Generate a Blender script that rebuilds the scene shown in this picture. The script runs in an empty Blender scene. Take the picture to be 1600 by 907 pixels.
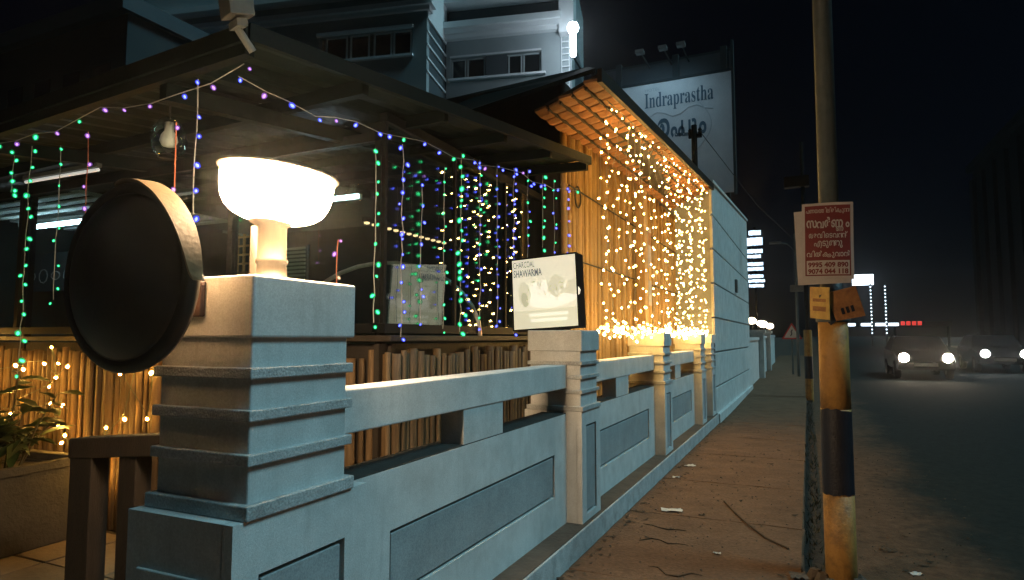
import bpy, math, random
from mathutils import Vector, Matrix
R = math.radians
rnd = random.Random(7)
scene = bpy.context.scene
col = scene.collection

# ------------------------------------------------------------------ camera
cam = bpy.data.cameras.new('camera')
camo = bpy.data.objects.new('camera', cam); col.objects.link(camo)
cam.sensor_width = 36; cam.lens = 22.5; cam.clip_start = 0.05; cam.clip_end = 2000
camo.location = (0, 0, 1.5)
camo.rotation_euler = (R(90 + 4.26), 0, R(24.74))
scene.camera = camo

# ------------------------------------------------------------------ night sky, one cool distant light
world = bpy.data.worlds.new('World'); scene.world = world; world.use_nodes = True
nt = world.node_tree; bg = nt.nodes['Background']
sky = nt.nodes.new('ShaderNodeTexSky'); sky.sky_type = 'NISHITA'; sky.sun_disc = False
SUN_EL, SUN_AZ = 54.0, 84.0            # azimuth clockwise from +Y: from across the road
sky.sun_elevation = R(SUN_EL); sky.sun_rotation = R(SUN_AZ)
tint = nt.nodes.new('ShaderNodeMixRGB'); tint.blend_type = 'MULTIPLY'; tint.inputs[0].default_value = 1
tint.inputs[2].default_value = (0.25, 0.42, 1.0, 1)
nt.links.new(sky.outputs[0], tint.inputs[1]); nt.links.new(tint.outputs[0], bg.inputs[0])
bg.inputs[1].default_value = 0.0004
sun = bpy.data.lights.new('sun', 'SUN'); suno = bpy.data.objects.new('sun', sun); col.objects.link(suno)
sun.energy = 1.75; sun.angle = R(20.0); sun.color = (0.42, 0.83, 0.96)
sd = Vector((math.sin(R(SUN_AZ)) * math.cos(R(SUN_EL)), math.cos(R(SUN_AZ)) * math.cos(R(SUN_EL)), math.sin(R(SUN_EL))))
suno.rotation_euler = sd.to_track_quat('Z', 'Y').to_euler()

vs = scene.view_settings
vs.view_transform = 'Standard'; vs.look = 'None'; vs.exposure = 0.0; vs.gamma = 1; vs.use_curve_mapping = False
cy = scene.cycles
cy.use_denoising = True; cy.max_bounces = 7; cy.diffuse_bounces = 3; cy.glossy_bounces = 4
cy.transmission_bounces = 6; cy.transparent_max_bounces = 12; cy.sample_clamp_indirect = 40.0
cy.use_light_tree = True; cy.caustics_reflective = False; cy.caustics_refractive = False

# ------------------------------------------------------------------ materials
MATS = {}
def newmat(name):
    m = bpy.data.materials.new(name); m.use_nodes = True
    MATS[name] = m
    return m, m.node_tree, m.node_tree.nodes['Principled BSDF']

def N(t, typ, **kw):
    n = t.nodes.new(typ)
    for k, v in kw.items(): setattr(n, k, v)
    return n

def pm(name, c1, c2=None, scale=6.0, rough=0.7, bump=0.0, bscale=60.0, metal=0.0, stretch=(1, 1, 1),
       c3=None, stain=0.5, sscale=1.3, coat=0.0, rand=0.0, spec=0.4, speck=0.0, streak=None, spk=150.0):
    """painted / earthy / wooden surface: two-tone noise, a second stain colour, fine relief"""
    m, t, b = newmat(name)
    c2 = c2 or tuple(x * 0.75 for x in c1)
    tc = N(t, 'ShaderNodeTexCoord'); mp = N(t, 'ShaderNodeMapping'); mp.inputs['Scale'].default_value = stretch
    t.links.new(tc.outputs['Object'], mp.inputs[0])
    oi = N(t, 'ShaderNodeObjectInfo'); add = N(t, 'ShaderNodeVectorMath', operation='ADD')
    sc = N(t, 'ShaderNodeVectorMath', operation='SCALE'); sc.inputs['Scale'].default_value = 23.0
    cb = N(t, 'ShaderNodeCombineXYZ')
    for i in range(3): t.links.new(oi.outputs['Random'], cb.inputs[i])
    t.links.new(cb.outputs[0], sc.inputs[0]); t.links.new(mp.outputs[0], add.inputs[0]); t.links.new(sc.outputs[0], add.inputs[1])
    n1 = N(t, 'ShaderNodeTexNoise'); n1.inputs['Scale'].default_value = scale; n1.inputs['Detail'].default_value = 6
    n1.inputs['Roughness'].default_value = 0.65
    t.links.new(add.outputs[0], n1.inputs['Vector'])
    r1 = N(t, 'ShaderNodeValToRGB'); r1.color_ramp.elements[0].position = 0.33; r1.color_ramp.elements[1].position = 0.67
    r1.color_ramp.elements[0].color = (*c2, 1); r1.color_ramp.elements[1].color = (*c1, 1)
    t.links.new(n1.outputs['Fac'], r1.inputs[0])
    out = r1.outputs[0]
    if c3:
        n2 = N(t, 'ShaderNodeTexNoise'); n2.inputs['Scale'].default_value = sscale; n2.inputs['Detail'].default_value = 8
        n2.inputs['Roughness'].default_value = 0.7
        t.links.new(add.outputs[0], n2.inputs['Vector'])
        r2 = N(t, 'ShaderNodeValToRGB'); r2.color_ramp.elements[0].position = 0.48; r2.color_ramp.elements[1].position = 0.72
        r2.color_ramp.elements[0].color = (0, 0, 0, 1); r2.color_ramp.elements[1].color = (stain, stain, stain, 1)
        t.links.new(n2.outputs['Fac'], r2.inputs[0])
        mx = N(t, 'ShaderNodeMixRGB'); t.links.new(r2.outputs[0], mx.inputs[0]); t.links.new(out, mx.inputs[1])
        mx.inputs[2].default_value = (*c3, 1); out = mx.outputs[0]
    if speck:
        n4 = N(t, 'ShaderNodeTexNoise'); n4.inputs['Scale'].default_value = spk; n4.inputs['Detail'].default_value = 3
        t.links.new(add.outputs[0], n4.inputs['Vector'])
        r4 = N(t, 'ShaderNodeMapRange'); r4.inputs['From Min'].default_value = 0.3; r4.inputs['From Max'].default_value = 0.7
        r4.inputs['To Min'].default_value = 1 - speck; r4.inputs['To Max'].default_value = 1 + speck * 0.6
        t.links.new(n4.outputs['Fac'], r4.inputs[0])
        h4 = N(t, 'ShaderNodeHueSaturation'); t.links.new(r4.outputs[0], h4.inputs['Value']); t.links.new(out, h4.inputs['Color']); out = h4.outputs[0]
    if streak:
        m5 = N(t, 'ShaderNodeMapping'); m5.inputs['Scale'].default_value = (9, 9, 0.7); t.links.new(add.outputs[0], m5.inputs[0])
        n5 = N(t, 'ShaderNodeTexNoise'); n5.inputs['Scale'].default_value = 1.6; n5.inputs['Detail'].default_value = 7; n5.inputs['Roughness'].default_value = 0.7
        t.links.new(m5.outputs[0], n5.inputs['Vector'])
        r5 = N(t, 'ShaderNodeValToRGB'); r5.color_ramp.elements[0].position = 0.52; r5.color_ramp.elements[1].position = 0.75
        r5.color_ramp.elements[0].color = (0, 0, 0, 1); r5.color_ramp.elements[1].color = (0.34, 0.34, 0.34, 1)
        t.links.new(n5.outputs['Fac'], r5.inputs[0])
        x5 = N(t, 'ShaderNodeMixRGB'); t.links.new(r5.outputs[0], x5.inputs[0]); t.links.new(out, x5.inputs[1]); x5.inputs[2].default_value = (*streak, 1); out = x5.outputs[0]
    if rand:
        hs = N(t, 'ShaderNodeHueSaturation'); mr = N(t, 'ShaderNodeMapRange')
        mr.inputs['To Min'].default_value = 1 - rand; mr.inputs['To Max'].default_value = 1 + rand
        t.links.new(oi.outputs['Random'], mr.inputs[0]); t.links.new(mr.outputs[0], hs.inputs['Value'])
        t.links.new(out, hs.inputs['Color']); out = hs.outputs[0]
    t.links.new(out, b.inputs['Base Color'])
    b.inputs['Roughness'].default_value = rough; b.inputs['Metallic'].default_value = metal
    b.inputs['Coat Weight'].default_value = coat; b.inputs['Specular IOR Level'].default_value = spec
    if bump:
        n3 = N(t, 'ShaderNodeTexNoise'); n3.inputs['Scale'].default_value = bscale; n3.inputs['Detail'].default_value = 5
        t.links.new(add.outputs[0], n3.inputs['Vector'])
        bp = N(t, 'ShaderNodeBump'); bp.inputs['Strength'].default_value = bump; bp.inputs['Distance'].default_value = 0.02
        t.links.new(n3.outputs['Fac'], bp.inputs['Height']); t.links.new(bp.outputs[0], b.inputs['Normal'])
    return m

def emis(name, c, s, base=None):
    m, t, b = newmat(name)
    b.inputs['Base Color'].default_value = (*(base or c), 1)
    b.inputs['Emission Color'].default_value = (*c, 1); b.inputs['Emission Strength'].default_value = s
    b.inputs['Roughness'].default_value = 0.4
    return m

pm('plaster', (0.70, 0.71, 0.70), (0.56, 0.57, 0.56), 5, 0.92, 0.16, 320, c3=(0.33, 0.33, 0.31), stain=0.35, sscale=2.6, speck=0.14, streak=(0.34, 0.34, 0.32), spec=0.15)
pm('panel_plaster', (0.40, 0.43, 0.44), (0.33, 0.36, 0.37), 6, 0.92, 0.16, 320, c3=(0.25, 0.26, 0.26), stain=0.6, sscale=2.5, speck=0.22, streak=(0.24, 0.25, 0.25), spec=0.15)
pm('rough_ledge', (0.56, 0.58, 0.58), (0.44, 0.46, 0.46), 9, 0.9, 0.3, 120, c3=(0.24, 0.23, 0.22), stain=0.75, sscale=5, speck=0.3, spec=0.15)
pm('footpath', (0.165, 0.098, 0.060), (0.120, 0.070, 0.043), 3.0, 0.92, 0.55, 38, c3=(0.07, 0.045, 0.03), stain=0.5, sscale=3.5, speck=0.22, spk=42.0, spec=0.15)
pm('kerb_concrete', (0.11, 0.085, 0.065), (0.06, 0.047, 0.036), 5, 0.9, 0.5, 30, c3=(0.06, 0.05, 0.04), stain=0.6)
pm('shade_top', (0.035, 0.04, 0.038), (0.02, 0.022, 0.02), 7, 0.95, 0.4, 60)  # near-black colour standing for the shade under the top rail
pm('soil', (0.030, 0.021, 0.014), (0.015, 0.011, 0.008), 8, 0.95, 0.6, 30)
pm('earth', (0.05, 0.042, 0.033), (0.03, 0.027, 0.022), 2, 0.95, 0.3, 12)
pm('patio_tile', (0.26, 0.20, 0.13), (0.17, 0.13, 0.085), 4, 0.65, 0.25, 40, c3=(0.10, 0.08, 0.06), stain=0.5, rand=0.18)
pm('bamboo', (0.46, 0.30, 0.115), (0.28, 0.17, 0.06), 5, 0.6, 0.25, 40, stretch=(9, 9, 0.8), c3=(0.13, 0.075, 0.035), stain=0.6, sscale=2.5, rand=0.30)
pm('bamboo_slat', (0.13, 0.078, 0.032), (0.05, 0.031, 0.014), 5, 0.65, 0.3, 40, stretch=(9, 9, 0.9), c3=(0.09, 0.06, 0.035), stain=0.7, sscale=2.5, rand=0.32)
pm('dark_wood', (0.026, 0.018, 0.013), (0.013, 0.010, 0.007), 6, 0.6, 0.3, 40, stretch=(6, 6, 1))
pm('fascia_wood', (0.13, 0.08, 0.045), (0.07, 0.042, 0.025), 6, 0.6, 0.3, 40, stretch=(6, 1, 6))
pm('board_wood', (0.42, 0.27, 0.12), (0.33, 0.2, 0.085), 6, 0.6, 0.2, 40, stretch=(6, 6, 1))
pm('tile_clay', (0.40, 0.19, 0.075), (0.27, 0.12, 0.05), 7, 0.75, 0.3, 50, c3=(0.12, 0.065, 0.04), stain=0.6, sscale=3, rand=0.25)
pm('canopy_metal', (0.005, 0.012, 0.010), (0.003, 0.008, 0.0065), 3, 0.6, 0.1, 20, rand=0.12, spec=0.12)
pm('canopy_edge', (0.004, 0.008, 0.007), (0.0025, 0.005, 0.0045), 3, 0.6, 0.1, 20, spec=0.12)
pm('black_steel', (0.005, 0.006, 0.0065), (0.003, 0.0035, 0.004), 10, 0.6, 0.05, 60, spec=0.15)
pm('mirror_plastic', (0.030, 0.026, 0.022), (0.018, 0.016, 0.014), 6, 0.34, 0.04, 90, c3=(0.04, 0.032, 0.024), stain=0.5, sscale=7)
pm('hood_plastic', (0.20, 0.13, 0.065), (0.14, 0.09, 0.045), 8, 0.5, 0.08, 60)
pm('mirror_back', (0.37, 0.30, 0.22), (0.33, 0.265, 0.195), 8, 0.6)
pm('post_metal', (0.075, 0.058, 0.042), (0.05, 0.04, 0.03), 12, 0.5, 0.05, 80, metal=0.2, stretch=(4, 4, 0.5), spec=0.2)
pm('steel', (0.62, 0.58, 0.52), (0.5, 0.47, 0.42), 12, 0.32, 0.05, 80, metal=0.75, stretch=(4, 4, 0.5))
pm('grey_metal', (0.14, 0.15, 0.145), (0.10, 0.11, 0.105), 6, 0.6, 0.1, 60)
pm('hotel_wall', (0.29, 0.34, 0.355), (0.24, 0.29, 0.305), 0.6, 0.85, 0.1, 8)
pm('hotel_trim', (0.66, 0.70, 0.72), (0.58, 0.62, 0.64), 0.8, 0.8)
pm('hotel_dark', (0.05, 0.07, 0.08), (0.04, 0.055, 0.065), 1, 0.7)
pm('window_dark', (0.008, 0.011, 0.013), (0.005, 0.008, 0.01), 2, 0.12, spec=0.5)
pm('billboard_white', (0.60, 0.63, 0.64), (0.52, 0.56, 0.58), 1.2, 0.7, c3=(0.40, 0.44, 0.46), stain=0.4, sscale=0.8)
pm('ink_navy', (0.05, 0.11, 0.16), (0.045, 0.10, 0.145), 3, 0.7)
pm('ink_faint', (0.40, 0.45, 0.48), (0.38, 0.43, 0.46), 3, 0.7)
pm('paint_yellow', (0.42, 0.22, 0.055), (0.31, 0.155, 0.04), 10, 0.6, 0.25, 70, c3=(0.09, 0.055, 0.03), stain=0.85, sscale=8)
pm('paint_black', (0.012, 0.012, 0.02), (0.008, 0.008, 0.013), 10, 0.55, 0.2, 70)
pm('pole_grey', (0.085, 0.10, 0.10), (0.055, 0.068, 0.068), 10, 0.6, 0.15, 60, c3=(0.06, 0.055, 0.05), stain=0.5, sscale=5)
pm('poster_white', (0.40, 0.36, 0.345), (0.34, 0.31, 0.295), 8, 0.8, 0.15, 40)
pm('poster_red', (0.15, 0.018, 0.018), (0.115, 0.014, 0.014), 8, 0.7, 0.15, 40)
pm('tin_yellow', (0.55, 0.36, 0.09), (0.42, 0.25, 0.06), 14, 0.6, 0.2, 60, c3=(0.20, 0.09, 0.03), stain=0.8, sscale=9)
pm('tin_rust', (0.36, 0.16, 0.055), (0.24, 0.10, 0.035), 18, 0.7, 0.3, 60, c3=(0.10, 0.05, 0.03), stain=0.8, sscale=10)
pm('leaf', (0.038, 0.068, 0.020), (0.022, 0.042, 0.013), 9, 0.45, rand=0.35)
pm('weed', (0.024, 0.028, 0.010), (0.014, 0.016, 0.007), 9, 0.7, rand=0.3)
pm('stem', (0.06, 0.055, 0.03), None, 9, 0.8)
pm('planter_cement', (0.07, 0.064, 0.054), (0.045, 0.042, 0.036), 5, 0.9, 0.4, 40, c3=(0.035, 0.035, 0.03), stain=0.7)
pm('paper', (0.6, 0.57, 0.52), (0.5, 0.47, 0.43), 20, 0.9)
pm('dead_leaf', (0.07, 0.045, 0.025), (0.04, 0.026, 0.016), 20, 0.9)
pm('cable', (0.02, 0.018, 0.016), None, 20, 0.7)
pm('room_wall', (0.035, 0.06, 0.06), (0.025, 0.045, 0.045), 2, 0.7, 0.1, 20)
pm('room_floor', (0.05, 0.045, 0.04), None, 2, 0.5)
pm('white_paint', (0.72, 0.74, 0.75), (0.65, 0.67, 0.68), 3, 0.6)
pm('car_paint', (0.005, 0.006, 0.007), None, 3, 0.25, coat=0.6)
pm('rubber', (0.015, 0.015, 0.015), None, 20, 0.85)
pm('dim_building', (0.03, 0.045, 0.05), (0.02, 0.032, 0.036), 0.3, 0.9)
pm('sign_ink', (0.22, 0.25, 0.28), None, 10, 0.6)
pm('sign_red', (0.5, 0.03, 0.03), None, 10, 0.6)
pm('brown_box', (0.10, 0.045, 0.03), (0.06, 0.03, 0.02), 10, 0.6, 0.2, 50)
pm('wire_clear', (0.30, 0.30, 0.28), None, 10, 0.5)
pm('wire_orange', (0.45, 0.14, 0.07), None, 10, 0.5)
pm('wire_dark', (0.05, 0.07, 0.05), None, 10, 0.5)

BOWL_L = 250.0
emis('lamp_bowl', (1.0, 0.69, 0.39), BOWL_L)
def shell(name, c, s_, tr_=0.5):  # see-through emissive shell, a halo of light built around each bulb
    m, t, b = newmat(name); out = t.nodes['Material Output']; t.nodes.remove(b)
    e = N(t, 'ShaderNodeEmission'); e.inputs[0].default_value = (*c, 1); e.inputs[1].default_value = s_
    tp = N(t, 'ShaderNodeBsdfTransparent'); mx_ = N(t, 'ShaderNodeMixShader'); mx_.inputs[0].default_value = 1 - tr_
    t.links.new(tp.outputs[0], mx_.inputs[1]); t.links.new(e.outputs[0], mx_.inputs[2]); t.links.new(mx_.outputs[0], out.inputs[0])
    m.cycles.emission_sampling = 'NONE'
for nm, cc, cs, sc_, ss in (('warm', (1.0, 0.58, 0.16), 240.0, (1.0, 0.47, 0.07), 1.4), ('yellow', (1.0, 0.50, 0.09), 800.0, (1.0, 0.38, 0.03), 1.2),
                            ('green', (0.06, 1.0, 0.32), 6.0, (0.01, 0.50, 0.16), 1.1), ('blue', (0.12, 0.16, 1.0), 9.0, (0.05, 0.07, 0.9), 1.3),
                            ('violet', (0.62, 0.32, 1.0), 3.0, (0.36, 0.14, 0.66), 0.9), ('pale', (1.0, 0.72, 0.42), 3.2, (0.5, 0.34, 0.18), 0.8)):
    emis('bulb_' + nm, cc, cs); shell('glow_shell_' + nm, sc_, ss)
emis('tube_white', (0.70, 0.88, 1.0), 34.0)
emis('tube_dim', (0.9, 0.92, 0.9), 0.45)
emis('hotel_lamp', (0.78, 0.90, 1.0), 40.0)
emis('sign_face', (0.88, 0.92, 0.80), 0.44)
emis('far_sign', (0.62, 0.82, 1.0), 2.4)
emis('far_warm', (1.0, 0.78, 0.52), 14.0)
emis('headlight', (1.0, 0.78, 0.56), 110.0)
emis('headlight_dim', (0.95, 0.95, 0.9), 45.0)
emis('far_white', (0.75, 0.88, 1.0), 5.0)
emis('far_red', (1.0, 0.06, 0.05), 0.9)
emis('reflection_warm', (1.0, 0.55, 0.28), 3.0)  # glow of the bulbs that stand in for a reflection
emis('print_light', (0.96, 0.98, 0.90), 0.56)
emis('print_mid', (0.80, 0.86, 0.72), 0.36)
emis('print_dark', (0.64, 0.70, 0.58), 0.28)
emis('print_ink', (0.20, 0.24, 0.30), 0.16)

# dusty road: asphalt with a band of brown dirt along the kerb
m, t, b = newmat('road_surface')
tc = N(t, 'ShaderNodeTexCoord'); sx = N(t, 'ShaderNodeSeparateXYZ'); t.links.new(tc.outputs['Object'], sx.inputs[0])
nz = N(t, 'ShaderNodeTexNoise'); nz.inputs['Scale'].default_value = 0.7; nz.inputs['Detail'].default_value = 8; nz.inputs['Roughness'].default_value = 0.7
t.links.new(tc.outputs['Object'], nz.inputs['Vector'])
ma = N(t, 'ShaderNodeMath', operation='MULTIPLY_ADD'); ma.inputs[1].default_value = 1.6; ma.inputs[2].default_value = -0.8
t.links.new(nz.outputs['Fac'], ma.inputs[0])
ad = N(t, 'ShaderNodeMath', operation='ADD'); t.links.new(sx.outputs[0], ad.inputs[0]); t.links.new(ma.outputs[0], ad.inputs[1])
mr = N(t, 'ShaderNodeMapRange'); mr.inputs['From Min'].default_value = 0.55; mr.inputs['From Max'].default_value = 1.30; mr.interpolation_type = 'SMOOTHSTEP'
t.links.new(ad.outputs[0], mr.inputs[0])
n2 = N(t, 'ShaderNodeTexNoise'); n2.inputs['Scale'].default_value = 9; n2.inputs['Detail'].default_value = 8; n2.inputs['Roughness'].default_value = 0.75
t.links.new(tc.outputs['Object'], n2.inputs['Vector'])
rd = N(t, 'ShaderNodeValToRGB'); rd.color_ramp.elements[0].color = (0.050, 0.032, 0.021, 1); rd.color_ramp.elements[1].color = (0.14, 0.088, 0.057, 1)
ra = N(t, 'ShaderNodeValToRGB'); ra.color_ramp.elements[0].color = (0.008, 0.013, 0.013, 1); ra.color_ramp.elements[1].color = (0.023, 0.031, 0.030, 1)
for r_ in (rd, ra):
    r_.color_ramp.elements[0].position = 0.3; r_.color_ramp.elements[1].position = 0.7; t.links.new(n2.outputs['Fac'], r_.inputs[0])
mx = N(t, 'ShaderNodeMixRGB'); t.links.new(mr.outputs[0], mx.inputs[0]); t.links.new(rd.outputs[0], mx.inputs[1]); t.links.new(ra.outputs[0], mx.inputs[2])
t.links.new(mx.outputs[0], b.inputs['Base Color']); b.inputs['Roughness'].default_value = 0.9; b.inputs['Specular IOR Level'].default_value = 0.08
n3 = N(t, 'ShaderNodeTexNoise'); n3.inputs['Scale'].default_value = 60; n3.inputs['Detail'].default_value = 4
t.links.new(tc.outputs['Object'], n3.inputs['Vector'])
bp = N(t, 'ShaderNodeBump'); bp.inputs['Strength'].default_value = 0.5; bp.inputs['Distance'].default_value = 0.02
t.links.new(n3.outputs['Fac'], bp.inputs['Height']); t.links.new(bp.outputs[0], b.inputs['Normal'])

# window glass: dark tinted, reflects the lights in front of it
m, t, b = newmat('glass')
out = t.nodes['Material Output']; t.nodes.remove(b)
gl = N(t, 'ShaderNodeBsdfGlossy'); gl.inputs['Roughness'].default_value = 0.02; gl.inputs['Color'].default_value = (0.95, 0.97, 1, 1)
tr = N(t, 'ShaderNodeBsdfTransparent'); tr.inputs['Color'].default_value = (0.70, 0.82, 0.80, 1)
fr = N(t, 'ShaderNodeLayerWeight'); fr.inputs[0].default_value = 0.5
pw = N(t, 'ShaderNodeMath', operation='POWER'); pw.inputs[1].default_value = 2.2; t.links.new(fr.outputs['Facing'], pw.inputs[0])
mm = N(t, 'ShaderNodeMath', operation='MULTIPLY_ADD'); mm.inputs[1].default_value = 0.50; mm.inputs[2].default_value = 0.06; t.links.new(pw.outputs[0], mm.inputs[0])
ms = N(t, 'ShaderNodeMixShader'); t.links.new(mm.outputs[0], ms.inputs[0]); t.links.new(tr.outputs[0], ms.inputs[1]); t.links.new(gl.outputs[0], ms.inputs[2])
t.links.new(ms.outputs[0], out.inputs[0])
# clear jar
m, t, b = newmat('jar_glass')
out = t.nodes['Material Output']; t.nodes.remove(b)
gl = N(t, 'ShaderNodeBsdfGlossy'); gl.inputs['Roughness'].default_value = 0.05
tr = N(t, 'ShaderNodeBsdfTransparent'); tr.inputs['Color'].default_value = (0.85, 0.92, 0.9, 1)
ms = N(t, 'ShaderNodeMixShader'); lw = N(t, 'ShaderNodeLayerWeight'); lw.inputs[0].default_value = 0.35
t.links.new(lw.outputs['Facing'], ms.inputs[0]); t.links.new(tr.outputs[0], ms.inputs[1]); t.links.new(gl.outputs[0], ms.inputs[2])
t.links.new(ms.outputs[0], out.inputs[0])
# near-opaque lamp lid, added to block the lamp's upward light
m, t, b = newmat('added_lid_dark')
out = t.nodes['Material Output']
tl = N(t, 'ShaderNodeBsdfTranslucent'); tl.inputs['Color'].default_value = (0.0007, 0.0005, 0.0003, 1)
ms = N(t, 'ShaderNodeMixShader'); ms.inputs[0].default_value = 0.5
b.inputs['Base Color'].default_value = (0.02, 0.017, 0.014, 1); b.inputs['Roughness'].default_value = 0.5
t.links.new(b.outputs[0], ms.inputs[1]); t.links.new(tl.outputs[0], ms.inputs[2]); t.links.new(ms.outputs[0], out.inputs[0])

# ------------------------------------------------------------------ mesh helpers
class MB:
    def __init__(s): s.v, s.f = [], []
    def add(s, vv, ff):
        n = len(s.v); s.v += [tuple(p) for p in vv]; s.f += [tuple(i + n for i in q) for q in ff]; return s
    def box(s, x0, x1, y0, y1, z0, z1):
        return s.add([(x0,y0,z0),(x1,y0,z0),(x1,y1,z0),(x0,y1,z0),(x0,y0,z1),(x1,y0,z1),(x1,y1,z1),(x0,y1,z1)],
                     [(3,2,1,0),(4,5,6,7),(0,1,5,4),(1,2,6,5),(2,3,7,6),(3,0,4,7)])
    def hexa(s, b, tp):            # bottom quad, top quad (both counter-clockwise from above)
        return s.add(list(b) + list(tp), [(3,2,1,0),(4,5,6,7),(0,1,5,4),(1,2,6,5),(2,3,7,6),(3,0,4,7)])
    def cyl(s, p0, p1, r0, r1=None, n=10, caps=True):
        return s.tube([p0, p1], [r0, r0 if r1 is None else r1], n, caps)
    def tube(s, pts, r, n=6, caps=True):
        pts = [Vector(p) for p in pts]; rr = r if isinstance(r, (list, tuple)) else [r] * len(pts)
        vv = []; up = None
        for i, p in enumerate(pts):
            d = (pts[min(i + 1, len(pts) - 1)] - pts[max(i - 1, 0)]).normalized()
            if up is None: up = d.orthogonal().normalized()
            a = (up - d * up.dot(d))
            a = a.normalized() if a.length > 1e-6 else d.orthogonal().normalized()
            up = a; c = d.cross(a)
            vv += [p + (a * math.cos(2*math.pi*k/n) + c * math.sin(2*math.pi*k/n)) * rr[i] for k in range(n)]
        ff = [(i*n+k, i*n+(k+1)%n, (i+1)*n+(k+1)%n, (i+1)*n+k) for i in range(len(pts)-1) for k in range(n)]
        if caps: ff += [tuple(reversed(range(n))), tuple(range((len(pts)-1)*n, len(pts)*n))]
        return s.add(vv, ff)
    def lathe(s, prof, n=16, c=(0, 0, 0), M=None, caps=True):
        vv = []
        for r, z in prof:
            for k in range(n):
                p = Vector((r * math.cos(2*math.pi*k/n), r * math.sin(2*math.pi*k/n), z))
                if M: p = M @ p
                vv.append(p + Vector(c))
        ff = [(i*n+k, i*n+(k+1)%n, (i+1)*n+(k+1)%n, (i+1)*n+k) for i in range(len(prof)-1) for k in range(n)]
        if caps and prof[0][0] > 1e-4: ff.append(tuple(reversed(range(n))))
        if caps and prof[-1][0] > 1e-4: ff.append(tuple(range((len(prof)-1)*n, len(prof)*n)))
        return s.add(vv, ff)
    def xf(s, M):
        s.v = [tuple(M @ Vector(p)) for p in s.v]; return s
    def mesh(s, name, mat, smooth=False):
        me = bpy.data.meshes.new(name); me.from_pydata(s.v, [], s.f); me.update()
        me.materials.append(MATS[mat])
        if smooth:
            for p in me.polygons: p.use_smooth = True
        return me
    def build(s, name, mat, parent=None, smooth=False, bevel=0.0):
        return put(s.mesh(name, mat, smooth), name, parent, bevel)

def put(me, name, parent=None, bevel=0.0, loc=None, rot=None):
    o = bpy.data.objects.new(name, me); col.objects.link(o)
    if parent: o.parent = parent
    if loc is not None: o.location = loc
    if rot is not None: o.rotation_euler = rot
    if bevel:
        bv = o.modifiers.new('bevel', 'BEVEL'); bv.width = bevel; bv.segments = 2; bv.limit_method = 'ANGLE'
    return o

def thing(name, label, cat, loc=(0, 0, 0), rotz=0.0, group=None):
    o = bpy.data.objects.new(name, None); col.objects.link(o); o.empty_display_size = 0.1
    o.location = loc; o.rotation_euler = (0, 0, rotz)
    return tag(o, label, cat, group)
def tag(o, label, cat, group=None):
    o['label'] = label; o['category'] = cat
    if group: o['group'] = group
    return o
def struct(o): o['kind'] = 'structure'; return o
def stuff(o): o['kind'] = 'stuff'; return o

def glyph_mesh(ch, bold=0.0, shear=0.0):
    c = bpy.data.curves.new('glyph', 'FONT'); c.body = ch; c.offset = bold; c.shear = shear; c.resolution_u = 3
    o = bpy.data.objects.new('glyph', c); col.objects.link(o)
    dg = bpy.context.evaluated_depsgraph_get(); dg.update()
    me = bpy.data.meshes.new_from_object(o.evaluated_get(dg))
    vv = [tuple(v.co) for v in me.vertices]; ff = [tuple(p.vertices) for p in me.polygons]
    bpy.data.objects.remove(o); bpy.data.meshes.remove(me); bpy.data.curves.remove(c)
    return vv, ff
def text_mb(tokens, width, height, cx=0.0, z0=0.0, bold=0.0, gap=0.06, mirror=False):
    """tokens: a string, or glyph tokens (text, dx, dy, scale) laid out one after another; fitted to width and height.
    Result lies in the XZ plane, x centred on cx, baseline at z0, facing -Y."""
    if isinstance(tokens, str): tokens = [(tokens, 0, 0, 1)]
    vv, ff, x = [], [], 0.0
    for ch, dx, dy, sc in tokens:
        g, gf = glyph_mesh(ch, bold)
        if not g: x += 0.3; continue
        mn = min(p[0] for p in g); mxx = max(p[0] for p in g)
        x += dx; n = len(vv)
        vv += [((p[0] - mn) * sc + x, p[1] * sc + dy) for p in g]; ff += [tuple(i + n for i in q) for q in gf]
        x += (mxx - mn) * sc + gap
    x0 = min(p[0] for p in vv); x1 = max(p[0] for p in vv); h = max(p[1] for p in vv)
    mb = MB()
    mb.v = [((p[0] - x0) / (x1 - x0) * width - width / 2 + cx, 0.0, p[1] / h * height + z0) for p in vv]
    mb.f = ff
    return mb

# ================================================================== SETTING
def rise(y): return 0.012 * max(0.0, y - 14.0)
def strip(name, x0, x1, ys, z, mat, nx=1, jitter=0.0, thick=0.0, joints=()):
    mb = MB(); vv = []; xs = [x0 + (x1 - x0) * i / nx for i in range(nx + 1)]
    for y in ys:
        for x in xs: vv.append((x, y + (rnd.uniform(-0.02, 0.02) if y in joints and jitter else 0) * 0, z + rise(y) + (rnd.uniform(-jitter, jitter) if jitter else 0) - (0.022 if y in joints else 0)))
    k = nx + 1
    ff = [(j*k+i, j*k+i+1, (j+1)*k+i+1, (j+1)*k+i) for j in range(len(ys)-1) for i in range(nx)]
    mb.add(vv, ff)
    if thick:
        n = len(mb.v); mb.v += [(p[0], p[1], p[2] - thick) for p in mb.v]
        for j in range(len(ys)-1):
            a, b2 = j*k+nx, (j+1)*k+nx; mb.f.append((a, a+n, b2+n, b2))
            a, b2 = j*k, (j+1)*k; mb.f.append((b2, b2+n, a+n, a))
    return struct(mb.build(name, mat))

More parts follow.
